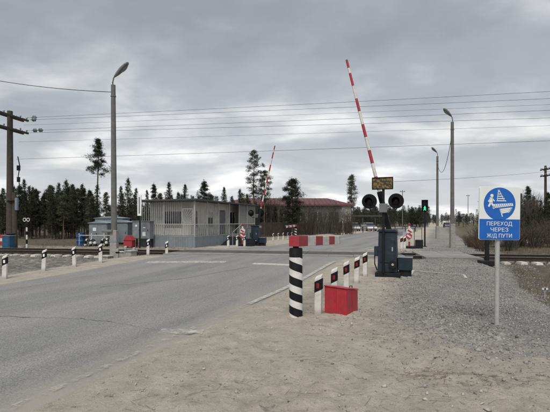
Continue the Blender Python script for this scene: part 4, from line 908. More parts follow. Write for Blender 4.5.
for (a_, b_, z0, z1), bl in ((sh[0], 0), (sh[1], 0.45), (sh[3], 0)): win(gb, (wx-0.06, wy+(a_+b_)/2, (z0+z1)/2), b_-a_, z1-z0, R(90), bl)
dd = MB().box((0, 0, 0), (0.88, 0.05, 1.68)).build('door', 'door_grey', gb, bevel=0.005); dd.location = (wx-0.06, wy+4.15, PZ+0.07+0.84); dd.rotation_euler = (0, 0, R(90))
MB().box((0.34, -0.05, 0), (0.04, 0.06, 0.14)).build('handle', 'galvanised', dd)
# board joints on the walls: battens
for i in range(7):
    x_ = -BW+0.35+i*0.47
    if -3.05 < x_ < -1.5: continue
    MB().box((x_, wy-0.058, (PZ+RZT)/2), (0.04, 0.016, RZT-PZ-0.1)).build('batten', 'wall_cream', w1)
for i in range(9):
    y_ = wy+0.15+i*0.92
    if any(a_-0.05 < y_-wy < b_+0.05 for a_, b_, _, _ in sh): continue
    MB().box((wx, y_, (PZ+RZT)/2), (0.016, 0.04, RZT-PZ-0.1)).build('batten', 'wall_cream', gb)
# roof with overhang and fascia
q = MB(); q.hexa([(-BW-0.15, -0.18, RZT), (0.15, -0.18, RZT), (0.15, BL+0.2, RZT), (-BW-0.15, BL+0.2, RZT)], [(-BW-0.15, -0.18, RZT+0.12), (0.15, -0.18, RZT+0.12), (0.15, BL+0.2, RZT+0.06), (-BW-0.15, BL+0.2, RZT+0.06)])
rf = q.build('roof', 'roof_dark', gb, bevel=0.01)
q = MB(); q.cyl((-1.6, 5.5, RZT+0.05), (-1.6, 5.5, RZT+0.55), 0.08, n=12); q.cyl((-1.6, 5.5, RZT+0.55), (-1.6, 5.5, RZT+0.6), 0.13, n=12); q.build('chimney', 'lamp_grey', rf, True)
# veranda posts, rail and bars
def vpost(x_, y_): MB().box((x_, y_, (PZ+RZT)/2+0.03), (0.07, 0.07, RZT-PZ-0.07)).build('veranda_post', 'grille_grey', gb)
for x_ in (-BW+0.05, -BW*0.55, -0.05): vpost(x_, 0.05)
for y_ in (1.55, 3.0, 4.6, 6.2, 7.6, BL-0.05): vpost(-0.05, y_)
MB().box((-BW/2, 0.035, 1.46), (BW-0.1, 0.045, 0.05)).build('rail', 'galvanised', gb)
MB().box((-0.035, BL/2, 1.46), (0.045, BL-0.1, 0.05)).build('rail', 'galvanised', gb)
MB().box((-BW/2, 0.035, 0.80), (BW-0.1, 0.035, 0.03)).build('rail', 'grille_grey', gb)
barm = MB().box((0, 0, (PZ+RZT)/2+0.03), (0.028, 0.028, RZT-PZ-0.08)).mesh('grille_bar', 'grille_grey')
x_ = -BW+0.20
while x_ < -0.12:
    if not (-0.98 < x_ < -0.18): o = link('grille_bar', barm, gb); o.location = (x_, 0.075, 0)
    x_ += 0.155
lowb = MB().box((0, 0, (PZ+1.46)/2+0.02), (0.022, 0.022, 1.46-PZ-0.08)).mesh('baluster', 'grille_grey')
for i in range(6): o = link('baluster', lowb, gb); o.location = (-0.98+i*0.155, 0.075, 0)
for i in range(22):
    y_ = 0.25+i*0.25
    o = link('baluster', lowb, gb); o.location = (-0.075, y_, 0)
y_ = 6.3
while y_ < BL-0.1: o = link('grille_bar', barm, gb); o.location = (-0.075, y_, 0); y_ += 0.15
MB().box((-0.14, (6.3+BL)/2, (PZ+RZT)/2+0.03), (0.02, BL-6.4, RZT-PZ-0.1)).build('side_panel', 'wall_siding_grey', gb)
# fan-shaped grille near the corner
q = MB()
for i in range(9):
    a_ = R(4+10.2*i); L_ = min(0.74/max(math.cos(a_), 1e-3), 0.88/max(math.sin(a_), 1e-3)); bar2(q, -0.95, 1.54, -0.95+L_*math.cos(a_), 1.54+L_*math.sin(a_), 0.026, 0.06, 0.09)
q.box((-0.58, 0.075, 2.42), (0.76, 0.03, 0.04)); q.box((-0.96, 0.075, 1.98), (0.04, 0.03, 0.9)); q.box((-0.20, 0.075, 1.98), (0.04, 0.03, 0.9)); q.build('fan_grille', 'grille_grey', gb)
# ramp up to the door
q = MB(); q.hexa([(0.05, 3.2, -0.1), (0.95, 3.2, -0.1), (0.95, 4.6, -0.1), (0.05, 4.6, -0.1)], [(0.05, 3.2, 0.02), (0.95, 3.2, 0.02), (0.95, 4.6, PZ-0.1), (0.05, 4.6, PZ-0.1)]); q.build('ramp', 'dark_metal', gb)
q = MB(); q.tube([(0.95, 3.2, 0.0), (0.95, 3.2, 0.9), (0.95, 4.6, 1.46), (0.95, 4.6, 0.4)], 0.02); q.tube([(0.95, 3.9, 0.3), (0.95, 3.9, 1.18)], 0.02); q.build('ramp_rail', 'grille_grey', gb)

def cabinet(loc, rz, w, d, h_, label, matn='cabinet_grey', legs=0.0, notes=(), gable=True, doors=2, roofm='cabinet_blue'):
    z = float(ground_z(loc[0], loc[1])); o = thing('equipment_cabinet', label, 'cabinet', (loc[0], loc[1], z), rz, 'grey equipment cabinets')
    b_ = MB().box((0, 0, legs+h_/2), (w, d, h_)).build('cabinet_body', matn, o, bevel=0.012)
    if legs:
        for sx in (-1, 1):
            for sy in (-1, 1): MB().box((sx*(w/2-.08), sy*(d/2-.08), legs/2-0.05), (0.07, 0.07, legs+0.1)).build('leg', 'dark_metal', o)
    for i in range(doors):
        ww_ = (w-0.06)/doors; dd_ = MB().box((-w/2+0.03+ww_*(i+.5), -d/2-0.008, legs+h_/2), (ww_-0.03, 0.02, h_-0.1)).build('door', matn, o, bevel=0.004)
        MB().box((-w/2+0.03+ww_*(i+.85), -d/2-0.035, legs+h_*0.5), (0.03, 0.03, 0.10)).build('handle', 'dark_metal', dd_)
    q = MB()
    if gable: q.prism([(-w/2-.07, legs+h_), (w/2+.07, legs+h_), (w/2+.07, legs+h_+.03), (0, legs+h_+.16), (-w/2-.07, legs+h_+.03)], 'y', -d/2-.08, d/2+.06)
    else: q.box((0, 0, legs+h_+0.02), (w+.1, d+.1, .04))
    q.build('roof', roofm, o, bevel=0.006)
    for (xx, zz_, sw, sh_) in notes: MB().box((xx, -d/2-0.024, zz_), (sw, 0.006, sh_)).build('notice', 'paper', o)
    return o
def at(pxx, d): return ((pxx-275)/412*d, d)
cabinet(at(101.5, 28.2), TZ, 1.35, 0.8, 1.40, 'small grey relay cabinet with a white notice left of the street lamp', legs=0.12, notes=((-0.25, 1.12, 0.24, 0.22),))
cabinet(at(112.5, 30.5), TZ, 2.2, 1.0, 1.75, 'larger blue-grey relay cabinet behind the street lamp', 'cabinet_blue', legs=0.12, doors=3)
cabinet(at(124.5, 29.5), TZ, 0.9, 0.7, 1.45, 'narrow pale blue relay cabinet right of the street lamp', 'plinth_blue', legs=0.10, doors=1)
cp = gb.matrix_basis @ Vector((-BW+0.62, -0.42, 0)); cabinet((cp.x, cp.y), RZ, 1.35, 0.42, 1.10, 'blue-grey switch cabinet with white notices in front of the guard building', legs=0.55, notes=((-0.35, 1.38, 0.14, 0.12), (0.28, 1.26, 0.18, 0.07), (0.26, 0.86, 0.24, 0.26)), gable=False)
# tall narrow board left of the building
xy = at(139.5, 25.2); o = thing('narrow_board', 'tall narrow white framed board on a dark post beside the guard building', 'board', (xy[0], xy[1], float(ground_z(*xy))), TZ)
q = MB(); q.cyl((0, 0.05, -0.2), (0, 0.05, 2.2), 0.05, n=10); q.build('post', 'dark_metal', o, True)
b_ = MB().box((0, 0, 2.62), (0.26, 0.05, 1.28)).build('board', 'white_clean', o, bevel=0.006); MB().box((0, -0.028, 2.62), (0.09, 0.01, 1.0)).build('dark_slot', 'cabinet_grey', b_)

# clutter by the left lamp
xy = at(81, 28.3); o = thing('barrel', 'blue metal barrel beyond the rails left of the relay cabinets', 'barrel', (xy[0], xy[1], float(ground_z(*xy))))
q = MB(); q.lathe([(0.0, 0.0), (0.28, 0.0), (0.29, 0.02), (0.28, 0.05), (0.28, 0.27), (0.295, 0.29), (0.28, 0.31), (0.28, 0.56), (0.295, 0.58), (0.28, 0.60), (0.28, 0.83), (0.29, 0.86), (0.27, 0.86), (0.26, 0.84), (0.0, 0.84)], 28); q.build('drum', 'barrel_blue', o, True)
for i, xx in enumerate((88.0, 92.5, 104.0, 108.0)):
    xy = at(xx, 27.2); o = thing('painted_tyre', ['black and white painted tyre standing right beside the blue barrel', 'black and white painted tyre, second from the blue barrel', 'black and white painted tyre in front of the relay cabinet', 'black and white painted tyre just left of the street lamp'][i], 'tyre', (xy[0], xy[1], float(ground_z(*xy))+0.12), TZ+random.uniform(-.4, .4), 'half-buried painted tyres')
    q = MB(); m1, m2 = 24, 10; vs = []; fs = []; ms_ = []
    for a_ in range(m1):
        for b_ in range(m2):
            A_ = 2*math.pi*a_/m1; B_ = 2*math.pi*b_/m2; r_ = 0.26+0.085*math.cos(B_); vs.append((r_*math.cos(A_), 0.10*math.sin(B_), 0.05+r_*math.sin(A_)))
    for a_ in range(m1):
        for b_ in range(m2): fs.append((a_*m2+b_, a_*m2+(b_+1) % m2, ((a_+1) % m1)*m2+(b_+1) % m2, ((a_+1) % m1)*m2+b_)); ms_.append(1 if (a_//2) % 3 == 0 else 0)
    q.v, q.f, q.m = vs, fs, ms_; q.build('tyre', ['dark_rubber', 'white_paint'], o, True)
# white rail fence
fo = thing('low_rail_fence', 'thin pale rail on short posts in front of the relay cabinets', 'fence', (*at(98, 27.8), 0.0), TZ)
MB().box((0, 0, 0.70), (3.0, 0.04, 0.04)).build('rail', 'white_paint', fo)
for x_ in (-1.4, -0.47, 0.47, 1.4): q = MB(); q.cyl((x_, 0.0, -0.1), (x_, 0.0, 0.68), 0.03, n=8); q.lathe([(0, .725), (0.05, .74), (0.06, .78), (0.0, .83)], 8, (x_, 0, 0)); q.build('post', 'white_paint', fo, True)
# red fire box by the building
xy = at(129.5, 25.8); o = thing('fire_box', 'red peaked box between the street lamp and the guard building', 'box', (xy[0], xy[1], float(ground_z(*xy))), TZ)
MB().hexa([(-.28, -.22, 0.1), (.28, -.22, 0.1), (.28, .22, 0.1), (-.28, .22, 0.1)], [(-.28, -.22, .48), (.28, -.22, .48), (.28, .22, .48), (-.28, .22, .48)]).build('box_body', 'red_band', o, bevel=0.01)
q = MB(); q.prism([(-.31, .484), (.31, .484), (.05, .80), (-.05, .80)], 'y', -.25, .25); q.build('lid', 'red_band', o, bevel=0.01)
for sx in (-.2, .2): MB().box((sx, 0, 0.04), (0.06, 0.3, 0.14)).build('foot', 'dark_metal', o)
# blue locker and red board at the pole foot
xy = at(8.5, 24.2); o = thing('blue_locker', 'dark blue metal locker at the foot of the left utility pole', 'locker', (xy[0], xy[1], float(ground_z(*xy))), TZ)
MB().box((0, 0, 0.38), (0.50, 0.4, 0.80)).build('locker_body', 'deep_blue', o, bevel=0.015); MB().box((0, -0.208, 0.40), (0.42, 0.014, 0.66)).build('door', 'deep_blue', o, bevel=0.004); MB().box((0, 0, 0.79), (0.56, 0.46, 0.03)).build('lid', 'cabinet_blue', o, bevel=0.005)
xy = at(0.5, 24.6); o = thing('red_board', 'red board with a pale stripe at the left edge beside the utility pole', 'board', (xy[0], xy[1], float(ground_z(*xy))), TZ)
MB().box((0, 0, 0.52), (0.62, 0.04, 0.62)).build('board', 'red_band', o, bevel=0.004); MB().box((0, -0.024, 0.52), (0.5, 0.008, 0.18)).build('stripe', 'white_paint', o)
for sx in (-.25, .25): MB().box((sx, 0.03, 0.2), (0.05, 0.03, 0.7)).build('leg', 'dark_metal', o)
# dwarf signal with black and white post
xy = at(26.8, 24.5); o = thing('dwarf_signal', 'short black and white striped post with two round lamps beyond the rails', 'railway signal', (xy[0], xy[1], float(ground_z(*xy))), TZ)
q = MB(); striped_tube(q, (0, 0, -0.05), (0, 0, 1.45), 0.05, 0.05, [(0.33, 1), (0.60, 0), (0.87, 1), (1.08, 0), (1.32, 1), (1.5, 0)]); q.build('post', ['black_paint', 'white_paint'], o, True)
for sx in (-.12, .12):
    q = MB(); q.lathe([(0, .06), (0.13, .05), (0.14, -0.02), (0.13, -0.03), (0.0, -0.03)], 20, (sx, 0, 1.72), axis='y'); q_ = q.build('lamp_disc', 'black_paint', o, True)
    q = MB(); m_ = 20
    for i in range(m_):
        a0_, a1_ = 2*math.pi*i/m_, 2*math.pi*(i+1)/m_; f_ = lambda a_, r_, y_: (sx+r_*math.cos(a_), y_, 1.72+r_*math.sin(a_))
        q.hexa([f_(a0_, .075, -.033), f_(a1_, .075, -.033), f_(a1_, .075, -.045), f_(a0_, .075, -.045)], [f_(a0_, .115, -.033), f_(a1_, .115, -.033), f_(a1_, .115, -.045), f_(a0_, .115, -.045)])
    q.build('white_ring', 'white_paint', q_)
MB().box((0, 0.03, 1.55), (0.2, 0.06, 0.14)).build('bracket', 'dark_metal', o)
# concrete cable pits and stub posts at the lamp foot
for i, (xx, dd_, w, h_) in enumerate(((106.5, 17.0, 0.46, 0.20), (122, 17.6, 0.34, 0.30), (131, 17.0, 0.30, 0.24))):
    xy = at(xx, dd_); z = float(ground_z(*xy)); o = thing('cable_box', ['flat grey concrete cable box in front of the street lamp foot', 'upright grey cable box right of the street lamp foot', 'small grey cable box between the street lamp and the rail post'][i], 'cable box', (xy[0], xy[1], z), TZ+random.uniform(-.3, .3), 'cable boxes at the lamp foot')
    MB().box((0, 0, h_/2-0.04), (w, 0.34, h_+0.02)).build('box_body', 'concrete', o, bevel=0.015); MB().box((0, 0, h_), (w+0.06, 0.40, 0.045)).build('lid', 'galvanised', o, bevel=0.008)
for i, (xx, dd_, h_) in enumerate(((117.5, 16.8, 0.40), (125.5, 17.0, 0.46), (134, 17.2, 0.38))):
    xy = at(xx, dd_); z = float(ground_z(*xy)); o = thing('stub_post', ['first low concrete stub post right of the street lamp foot', 'second low concrete stub post right of the street lamp foot', 'third low concrete stub post right of the street lamp foot'][i], 'post', (xy[0], xy[1], z), TZ, 'stub posts right of the lamp')
    q = MB(); q.hexa([(-.055, -.05, -.1), (.055, -.05, -.1), (.055, .05, -.1), (-.055, .05, -.1)], [(-.05, -.045, h_-.03), (.05, -.045, h_-.03), (.05, .045, h_), (-.05, .045, h_)]); q.build('post_body', 'concrete', o, bevel=0.008)
    MB().box((0, 0, h_*0.6), (0.118, 0.108, 0.06)).build('dark_patch', 'black_paint', o)

# ------------------------------------------------------------------ far building, fence, signs, cars
fb = thing('red_roof_building', 'long low building with a red hipped roof behind bare shrubs', 'building', (1.7, 70.0, 0), R(2))
L2, D2 = 10.2, 4.5
FZ, EZ, GZ = 0.0, 4.35, 5.65
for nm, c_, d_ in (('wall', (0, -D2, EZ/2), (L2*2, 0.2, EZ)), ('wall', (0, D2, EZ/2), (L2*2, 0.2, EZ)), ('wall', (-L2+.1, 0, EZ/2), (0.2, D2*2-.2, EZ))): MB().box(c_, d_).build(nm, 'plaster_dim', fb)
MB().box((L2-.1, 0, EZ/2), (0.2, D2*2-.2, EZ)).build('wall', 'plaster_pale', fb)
MB().box((L2-.7, -D2-.12, EZ/2), (1.5, 0.06, EZ-.02)).build('pale_pier', 'plaster_pale', fb)
q = MB(); o_ = 0.5
q.add([(-L2-o_, -D2-o_, EZ), (L2+o_, -D2-o_, EZ), (L2+o_, D2+o_, EZ), (-L2-o_, D2+o_, EZ), (-L2+3, 0, GZ), (L2-3, 0, GZ)], [(0, 1, 5, 4), (1, 2, 5), (2, 3, 4, 5), (3, 0, 4), (3, 2, 1, 0)]); rf = q.build('roof', 'roof_red', fb)
q = MB()
i = -L2
while i < L2:
    k_ = 1.0 if -L2+3 < i < L2-3 else max(0.15, 1-abs(abs(i)-(L2-3))/3.5); q.box((0, 0, 0), (0, 0, 0)) if False else None
    y1, z1 = -D2-o_+(D2+o_)*k_*0.98, EZ+(GZ-EZ)*k_*0.98; q.tube([(i, -D2-o_, EZ+.02), (i, y1, z1+.02)], 0.035, 4); i += 0.7
q.build('roof_seams', 'roof_red', rf)['kind'] = 'stuff'
MB().box((0, -D2-o_-.03, EZ-.08), (2*L2+2*o_, 0.05, 0.22)).build('fascia', 'roof_red', fb)
for i in range(7):
    w_ = MB().box((-L2+1.6+i*2.7, -D2-.11, 2.4), (1.3, 0.04, 1.5)).build('window', 'window_glass', fb)
    MB().box((-L2+1.6+i*2.7, -D2-.14, 2.4), (0.06, 0.05, 1.5)).build('frame', 'white_paint', w_)
# brown picket fence in front
pf = thing('picket_fence', 'dark brown picket fence in front of the red-roofed building', 'fence', (0, 0, 0))
q0, q1 = Vector((*at(258, 44), 0)), Vector((*at(352, 63), 0)); L_ = (q1-q0).length; ang = math.atan2((q1-q0).y, (q1-q0).x); pf.location = q0; pf.rotation_euler = (0, 0, ang)
q = MB(); n = int(L_/0.16)
for i in range(n): hh = 1.55+random.uniform(-.06, .06); q.box((i*0.16, random.uniform(-.01, .01), hh/2), (0.10, 0.025, hh))
pk = q.build('pickets', 'fence_brown', pf); pk['kind'] = 'stuff'
for z in (0.4, 1.25): MB().box((L_/2, 0.05, z), (L_, 0.04, 0.09)).build('rail', 'fence_brown', pf)
for i in range(int(L_/2.6)+1): MB().box((i*2.6, 0.11, 0.85), (0.10, 0.10, 1.9)).build('fence_post', 'fence_brown', pf)
xy = at(343.2, 60); o = thing('round_road_signs', 'two round road signs seen from behind on one post by the far road', 'road sign', (*xy, 0), RZ)
q = MB(); q.cyl((0, 0, -.1), (0, 0, 3.6), 0.04, n=8); q.build('post', 'galvanised', o, True)
for z in (3.28, 2.52): q = MB(); q.lathe([(0, -.015), (0.36, -.015), (0.36, .015), (0, .015)], 28, (0, -.06, z), axis='y'); q.build('sign_disc', 'sign_back', o, True)
def car(xy, rz, label, matn):
    o = thing('parked_car', label, 'car', (*xy, 0), rz, 'distant parked cars')
    q = MB(); low = [(-2.1, .28), (2.1, .28), (2.15, .55), (2.05, .78), (1.1, .92), (-1.7, .95), (-2.12, .85)]
    q.prism(low, 'x', 0, 0) if False else None
    b_ = MB(); b_.prism(low, 'y', -.85, .85); body = b_.build('body', matn, o, bevel=0.08)
    c_ = MB(); c_.hexa([(-1.75, -.80, .90), (1.15, -.80, .90), (1.15, .80, .90), (-1.75, .80, .90)], [(-1.35, -.62, 1.42), (0.45, -.62, 1.42), (0.45, .62, 1.42), (-1.35, .62, 1.42)]); c_.build('windows', 'window_glass', body, bevel=0.03)
    r_ = MB(); r_.box((-.45, 0, 1.44), (1.84, 1.26, 0.05)); r_.build('roof', matn, body, bevel=0.02)
    for xw in (-1.3, 1.3):
        for yw in (-.80, .80):
            w_ = MB(); w_.lathe([(0, -.1), (.29, -.1), (.32, -.07), (.32, .07), (.29, .1), (0, .1)], 20, (xw, yw, .32), axis='y'); wh = w_.build('wheel', 'dark_rubber', o, True)
            w_ = MB(); w_.lathe([(0, -.015), (.19, -.015), (.19, .015), (0, .015)], 14, (xw, yw+(0.105 if yw > 0 else -.105), .32), axis='y'); w_.build('rim', 'galvanised', wh, True)
    for yw in (-.6, .6): MB().box((2.09, yw, .68), (0.08, .3, .13)).build('headlight', 'white_clean', o)
    return o
car(at(354, 74), R(-94), 'white car parked left of the other white car beyond the far fence', 'car_white')
car(at(369, 74), R(-86), 'white car parked right of the round road signs, nearer the black lamp', 'car_white')
car(at(447, 120), R(-105), 'small dark car far down the road beside the street lamps', 'car_dark')
# distant carport behind the cars
cpo = thing('carport', 'low dark open shelter behind the parked white cars', 'shelter', (*at(366, 80), 0), R(3))
MB().box((0, 0, 2.75), (7.6, 4.5, 0.25)).build('roof', 'roof_dark', cpo)
for x_ in (-3.6, -1.2, 1.2, 3.6):
    for y_ in (-2, 2): MB().box((x_, y_, 1.3), (0.14, 0.14, 2.7)).build('post', 'roof_dark', cpo)
# distant guard rail beyond the road
gf = thing('far_rail_fence', 'thin dark rail fence along the far road below the parked cars', 'fence', (*at(352, 64), 0), R(20))
for z in (0.5, 0.9): MB().box((6, 0, z), (12, 0.06, 0.10)).build('rail', 'fence_brown', gf)
for i in range(7): MB().box((i*2, 0.06, 0.45), (0.1, 0.1, 1.0)).build('fence_post', 'fence_brown', gf)

# ------------------------------------------------------------------ trees
rng = np.random.default_rng(11)
def tufts(P, n_per, ln, wd, up=0.35, spread_=1.0):
    """narrow needle triangles round points P (k,3)"""
    k_ = len(P); n = k_*n_per; base = np.repeat(P, n_per, 0) + rng.normal(0, ln*0.22, (n, 3))
    d = rng.normal(0, 1, (n, 3))*[spread_, spread_, 0.75]; d[:, 2] += up; d /= np.linalg.norm(d, axis=1)[:, None]
    sd = np.cross(d, rng.normal(0, 1, (n, 3))); sd /= np.linalg.norm(sd, axis=1)[:, None]
    l = ln*rng.uniform(0.6, 1.25, (n, 1)); w = wd*rng.uniform(0.7, 1.3, (n, 1))
    V_ = np.stack([base - sd*w, base + sd*w, base + d*l], 1).reshape(-1, 3); return V_, np.arange(n*3).reshape(-1, 3)
def sticks(segs, r0, r1):
    """three-sided tapered sticks; segs (n,2,3)"""
    segs = np.asarray(segs, float); n = len(segs); d = segs[:, 1]-segs[:, 0]; d /= np.linalg.norm(d, axis=1)[:, None]+1e-9
    a = np.cross(d, [0.31, 0.17, 0.93]); a /= np.linalg.norm(a, axis=1)[:, None]+1e-9; b_ = np.cross(d, a); vs = []
    for e, r in ((0, np.broadcast_to(r0, n)), (1, np.broadcast_to(r1, n))):
        for j in range(3): q = 2*math.pi*j/3; vs.append(segs[:, e] + (a*math.cos(q)+b_*math.sin(q))*np.asarray(r)[:, None])
    V_ = np.stack(vs, 1).reshape(-1, 3); f = np.array([(0, 1, 4), (0, 4, 3), (1, 2, 5), (1, 5, 4), (2, 0, 3), (2, 3, 5)]); return V_, (f[None]+(np.arange(n)*6)[:, None, None]).reshape(-1, 3)
def join(parts):
    vs, fs, ms, o = [], [], [], 0
    for (v_, f_), mi in parts: vs.append(v_); fs.append(f_+o); ms.append(np.full(len(f_), mi)); o += len(v_)
    return np.concatenate(vs), np.concatenate(fs), np.concatenate(ms)
def conifer(hh, crown0, width, nb, shape, n_tuft, n_per, ln=0.22, wd=0.02, droop=0.1, bark='bark', needles='needles', gap=0.0):
    segs = []; pts = []; ph = 0
    for i in range(nb):
        k_ = (i+rng.random())/nb; z = hh*(crown0+(1-crown0)*k_*0.985); w = width*shape(k_)*rng.uniform(0.55, 1.15)
        if rng.random() < gap: continue
        ph += 2.4+rng.normal(0, .4); dx, dy = math.cos(ph), math.sin(ph); rise = rng.uniform(-0.2, 0.35)-droop+0.5*k_
        p0 = np.array([0, 0, z]); p1 = p0+np.array([dx*w, dy*w, rise*w]); segs.append((p0, p1))
        m_ = max(1, int(n_tuft*(0.35+w/width)))
        for j in range(m_):
            q = (j+rng.random())/m_; q = 0.22+0.78*q**0.8; pts.append(p0+(p1-p0)*q+rng.normal(0, 0.07*w+0.02, 3))
    pts += [np.array([0, 0, hh*(1-0.012*j)]) for j in range(6)]
    cr = join([(tufts(np.array(pts), n_per, ln, wd), 0), (sticks(segs, 0.018, 0.005), 1)])
    tk = 9; ph2 = rng.uniform(0, 6); zs = np.linspace(-0.15, hh*0.98, tk); tr = MB()
    rr = [0.010*hh*(1-0.93*z/hh)+0.012 for z in zs]; tr.tube([(0.012*hh*math.sin(z*0.5+ph2)*(z > 0)*0.5, 0.010*hh*math.sin(z*0.37+ph2*2)*(z > 0)*0.5, z) for z in zs], rr, 8)
    dead = [(np.array([0, 0, z]), np.array([rng.normal(0, .35), rng.normal(0, .35), z+rng.uniform(-.1, .2)])) for z in rng.uniform(hh*0.12, hh*max(0.2, crown0), 14)]
    vs = np.array(tr.v); fq = [f for f in tr.f if len(f) == 4]; ft = np.array([(f[0], f[1], f[2]) for f in fq]+[(f[0], f[2], f[3]) for f in fq])
    tv = join([((vs, ft), 0), (sticks(dead, 0.012, 0.004), 0)])
    return np_mesh('crown', cr[0], cr[1], [needles, bark], cr[2]), np_mesh('trunk', tv[0], tv[1], bark, smooth=True), cr
def tree(name, x, y, meshes, sc, label, group=None, rz=None, cat='tree'):
    z = float(H(x, y)); o = thing(name, label, cat, (x, y, z-0.05), random.uniform(0, 6.28) if rz is None else rz, group)
    o.scale = (sc[0], sc[0], sc[1]) if isinstance(sc, tuple) else (sc,)*3
    link('crown', meshes[0], o); link('trunk', meshes[1], o); return o
def clumpy_pine(hh, crown0, width, nb, shape, clumps, per, ln=0.20, wd=0.022, rad=0.26, bark='bark_pine', needles='needles', low=0.0):
    """pine whose needles sit in flat clumps near the branch ends"""
    segs = []; pts = []; ph = rng.uniform(0, 6)
    for i in range(nb):
        k_ = (i+rng.random())/nb; z = hh*(crown0+(1-crown0)*k_*0.97); w = max(0.12, width*shape(k_)*rng.uniform(0.5, 1.2)); ph += 2.4+rng.normal(0, .5)
        p0 = np.array([0, 0, z]); p1 = p0+np.array([math.cos(ph)*w, math.sin(ph)*w, w*rng.uniform(-0.05, 0.5)]); segs.append((p0, p1))
        for j in range(clumps):
            c_ = p0+(p1-p0)*rng.uniform(0.45, 1.02)+rng.normal(0, 0.10*w, 3); segs.append((p0+(p1-p0)*0.4, c_)); r_ = rad*rng.uniform(0.6, 1.2)*min(1, 0.4+w)
            pts.append(c_+rng.normal(0, 1, (per, 3))*[r_*0.6, r_*0.6, r_*0.30])
    pts.append(np.array([0, 0, hh*0.97])+rng.normal(0, 1, (per*2, 3))*[rad*.35, rad*.35, rad*.4])
    cr = join([(tufts(np.concatenate(pts), 3, ln, wd), 0), (sticks(segs, 0.020, 0.006), 1)])
    zs = np.linspace(-0.15, hh*0.97, 10); tr = MB(); p_ = rng.uniform(0, 6)
    tr.tube([(0.006*hh*math.sin(z*0.5+p_), 0.006*hh*math.sin(z*0.37+p_*2), z) for z in zs], [0.011*hh*(1-0.9*max(z, 0)/hh)+0.012 for z in zs], 8)
    dead = [(np.array([0, 0, z]), np.array([rng.normal(0, .3), rng.normal(0, .3), z+rng.uniform(-.1, .15)])) for z in rng.uniform(hh*0.2, hh*max(0.25, crown0), 16)]
    vs = np.array(tr.v); fq = [f for f in tr.f if len(f) == 4]; ft = np.array([(f[0], f[1], f[2]) for f in fq]+[(f[0], f[2], f[3]) for f in fq]); tv = join([((vs, ft), 0), (sticks(dead, 0.014, 0.004), 0)])
    return np_mesh('crown', cr[0], cr[1], [needles, bark], cr[2]), np_mesh('trunk', tv[0], tv[1], bark, smooth=True), cr
cone = lambda k_: (1-k_)**0.75*(0.55+0.45*min(1, k_*6))+0.05
oval = lambda k_: max(0.08, math.sin(math.pi*min(1, (k_*0.86+0.14)))**0.7)
tuftop = lambda k_: max(0.10, (1-k_)**0.6*(0.6+0.4*math.sin(k_*19)))
FV = [conifer(6.2, 0.16, 1.05, 105, cone, 7, 7, 0.21, 0.020) for _ in range(2)] + [conifer(6.2, 0.25, 0.85, 85, cone, 7, 7, 0.21, 0.020, gap=0.12) for _ in range(2)] + [conifer(6.2, 0.30, 0.95, 75, oval, 7, 7, 0.22, 0.020, gap=0.1)] + [conifer(6.2, 0.42, 0.8, 55, cone, 6, 6, 0.22, 0.02, gap=0.15)]
FV = FV[:4] + [clumpy_pine(6.2, 0.30, 0.85, 44, lambda k_: (1-k_)**0.7+0.08, 4, 11, rad=0.25, needles='needles', bark='bark'), clumpy_pine(6.2, 0.42, 0.8, 36, lambda k_: (1-k_)**0.6+0.08, 4, 10, rad=0.26, needles='needles_light')]
lab = ('dark young pine in the forest edge behind the guard building and the tracks', 'pines of the forest edge')
tops = [(3, 188), (14, 186), (24, 179), (33, 187), (45, 192), (51, 185), (58, 190), (66, 180), (74, 188), (82, 184), (90, 190), (106, 192), (121, 186), (128, 178), (136, 188), (147, 190), (154, 184), (160, 193), (169, 182), (178, 192), (185, 184), (193, 196), (204, 181), (211, 194), (224, 187), (232, 196), (240, 189), (247, 194), (275, 206), (281, 208)]
for i, (tx, ty) in enumerate(tops):
    d = random.uniform(42, 52); x = (tx-275)/412*d; ht = 1.6+(222-ty)*d/412; k_ = ht/6.2
    tree('pine_tree', x, d, FV[i % 6], (k_*random.uniform(0.85, 1.1), k_), *lab)
for i in range(48):      # nearer, shorter pines in front of that edge
    tx = random.uniform(-8, 128) if i < 40 else random.uniform(150, 250); d = random.uniform(37, 44) if i < 40 else random.uniform(46, 50); x = (tx-275)/412*d; k_ = random.uniform(0.55, 0.86)
    tree('pine_tree', x, d, FV[(i*5+1) % 6], (k_*1.0, k_), *lab)
# the wood behind: one mass
def wood(name, label, spots, var, mats=('needles', 'bark'), thin=3):
    vs, fs, ms, o = [], [], [], 0
    for i, (x, y, sx, sz) in enumerate(spots):
        v_, f_, m_ = var[i % len(var)][2]; sel = np.arange(i % thin, len(f_), thin); f_, m_ = f_[sel], m_[sel]; used, inv = np.unique(f_, return_inverse=True); f2 = inv.reshape(f_.shape)
        q = rng.uniform(0, 6.28); c_, s_ = math.cos(q), math.sin(q); p = v_[used]; ctr = p.mean(0)
        P_ = np.stack([(p[:, 0]*c_-p[:, 1]*s_)*sx+x, (p[:, 0]*s_+p[:, 1]*c_)*sx+y, p[:, 2]*sz+float(H(x, y))], 1); vs.append(P_); fs.append(f2+o); ms.append(m_); o += len(p)
        t_ = sticks([((x, y, 0), (x, y, 5.8*sz))], 0.09, 0.02); vs.append(t_[0]); fs.append(t_[1]+o); ms.append(np.full(len(t_[1]), 1)); o += len(t_[0])
    return tag(link(name, np_mesh(name, np.concatenate(vs), np.concatenate(fs), list(mats), np.concatenate(ms))), label, 'forest', kind='stuff')
sp = []
for i in range(190):
    tx = random.uniform(-30, 262); d = random.uniform(44, 66); sp.append(((tx-275)/412*d, d, random.uniform(0.9, 1.25), random.choice((random.uniform(0.45, 0.75), random.uniform(0.6, 0.98)))*d/54*0.9))
wood('pine_forest', 'dense dark pine forest standing behind the front row of pines', sp, FV, thin=3)
sp = []
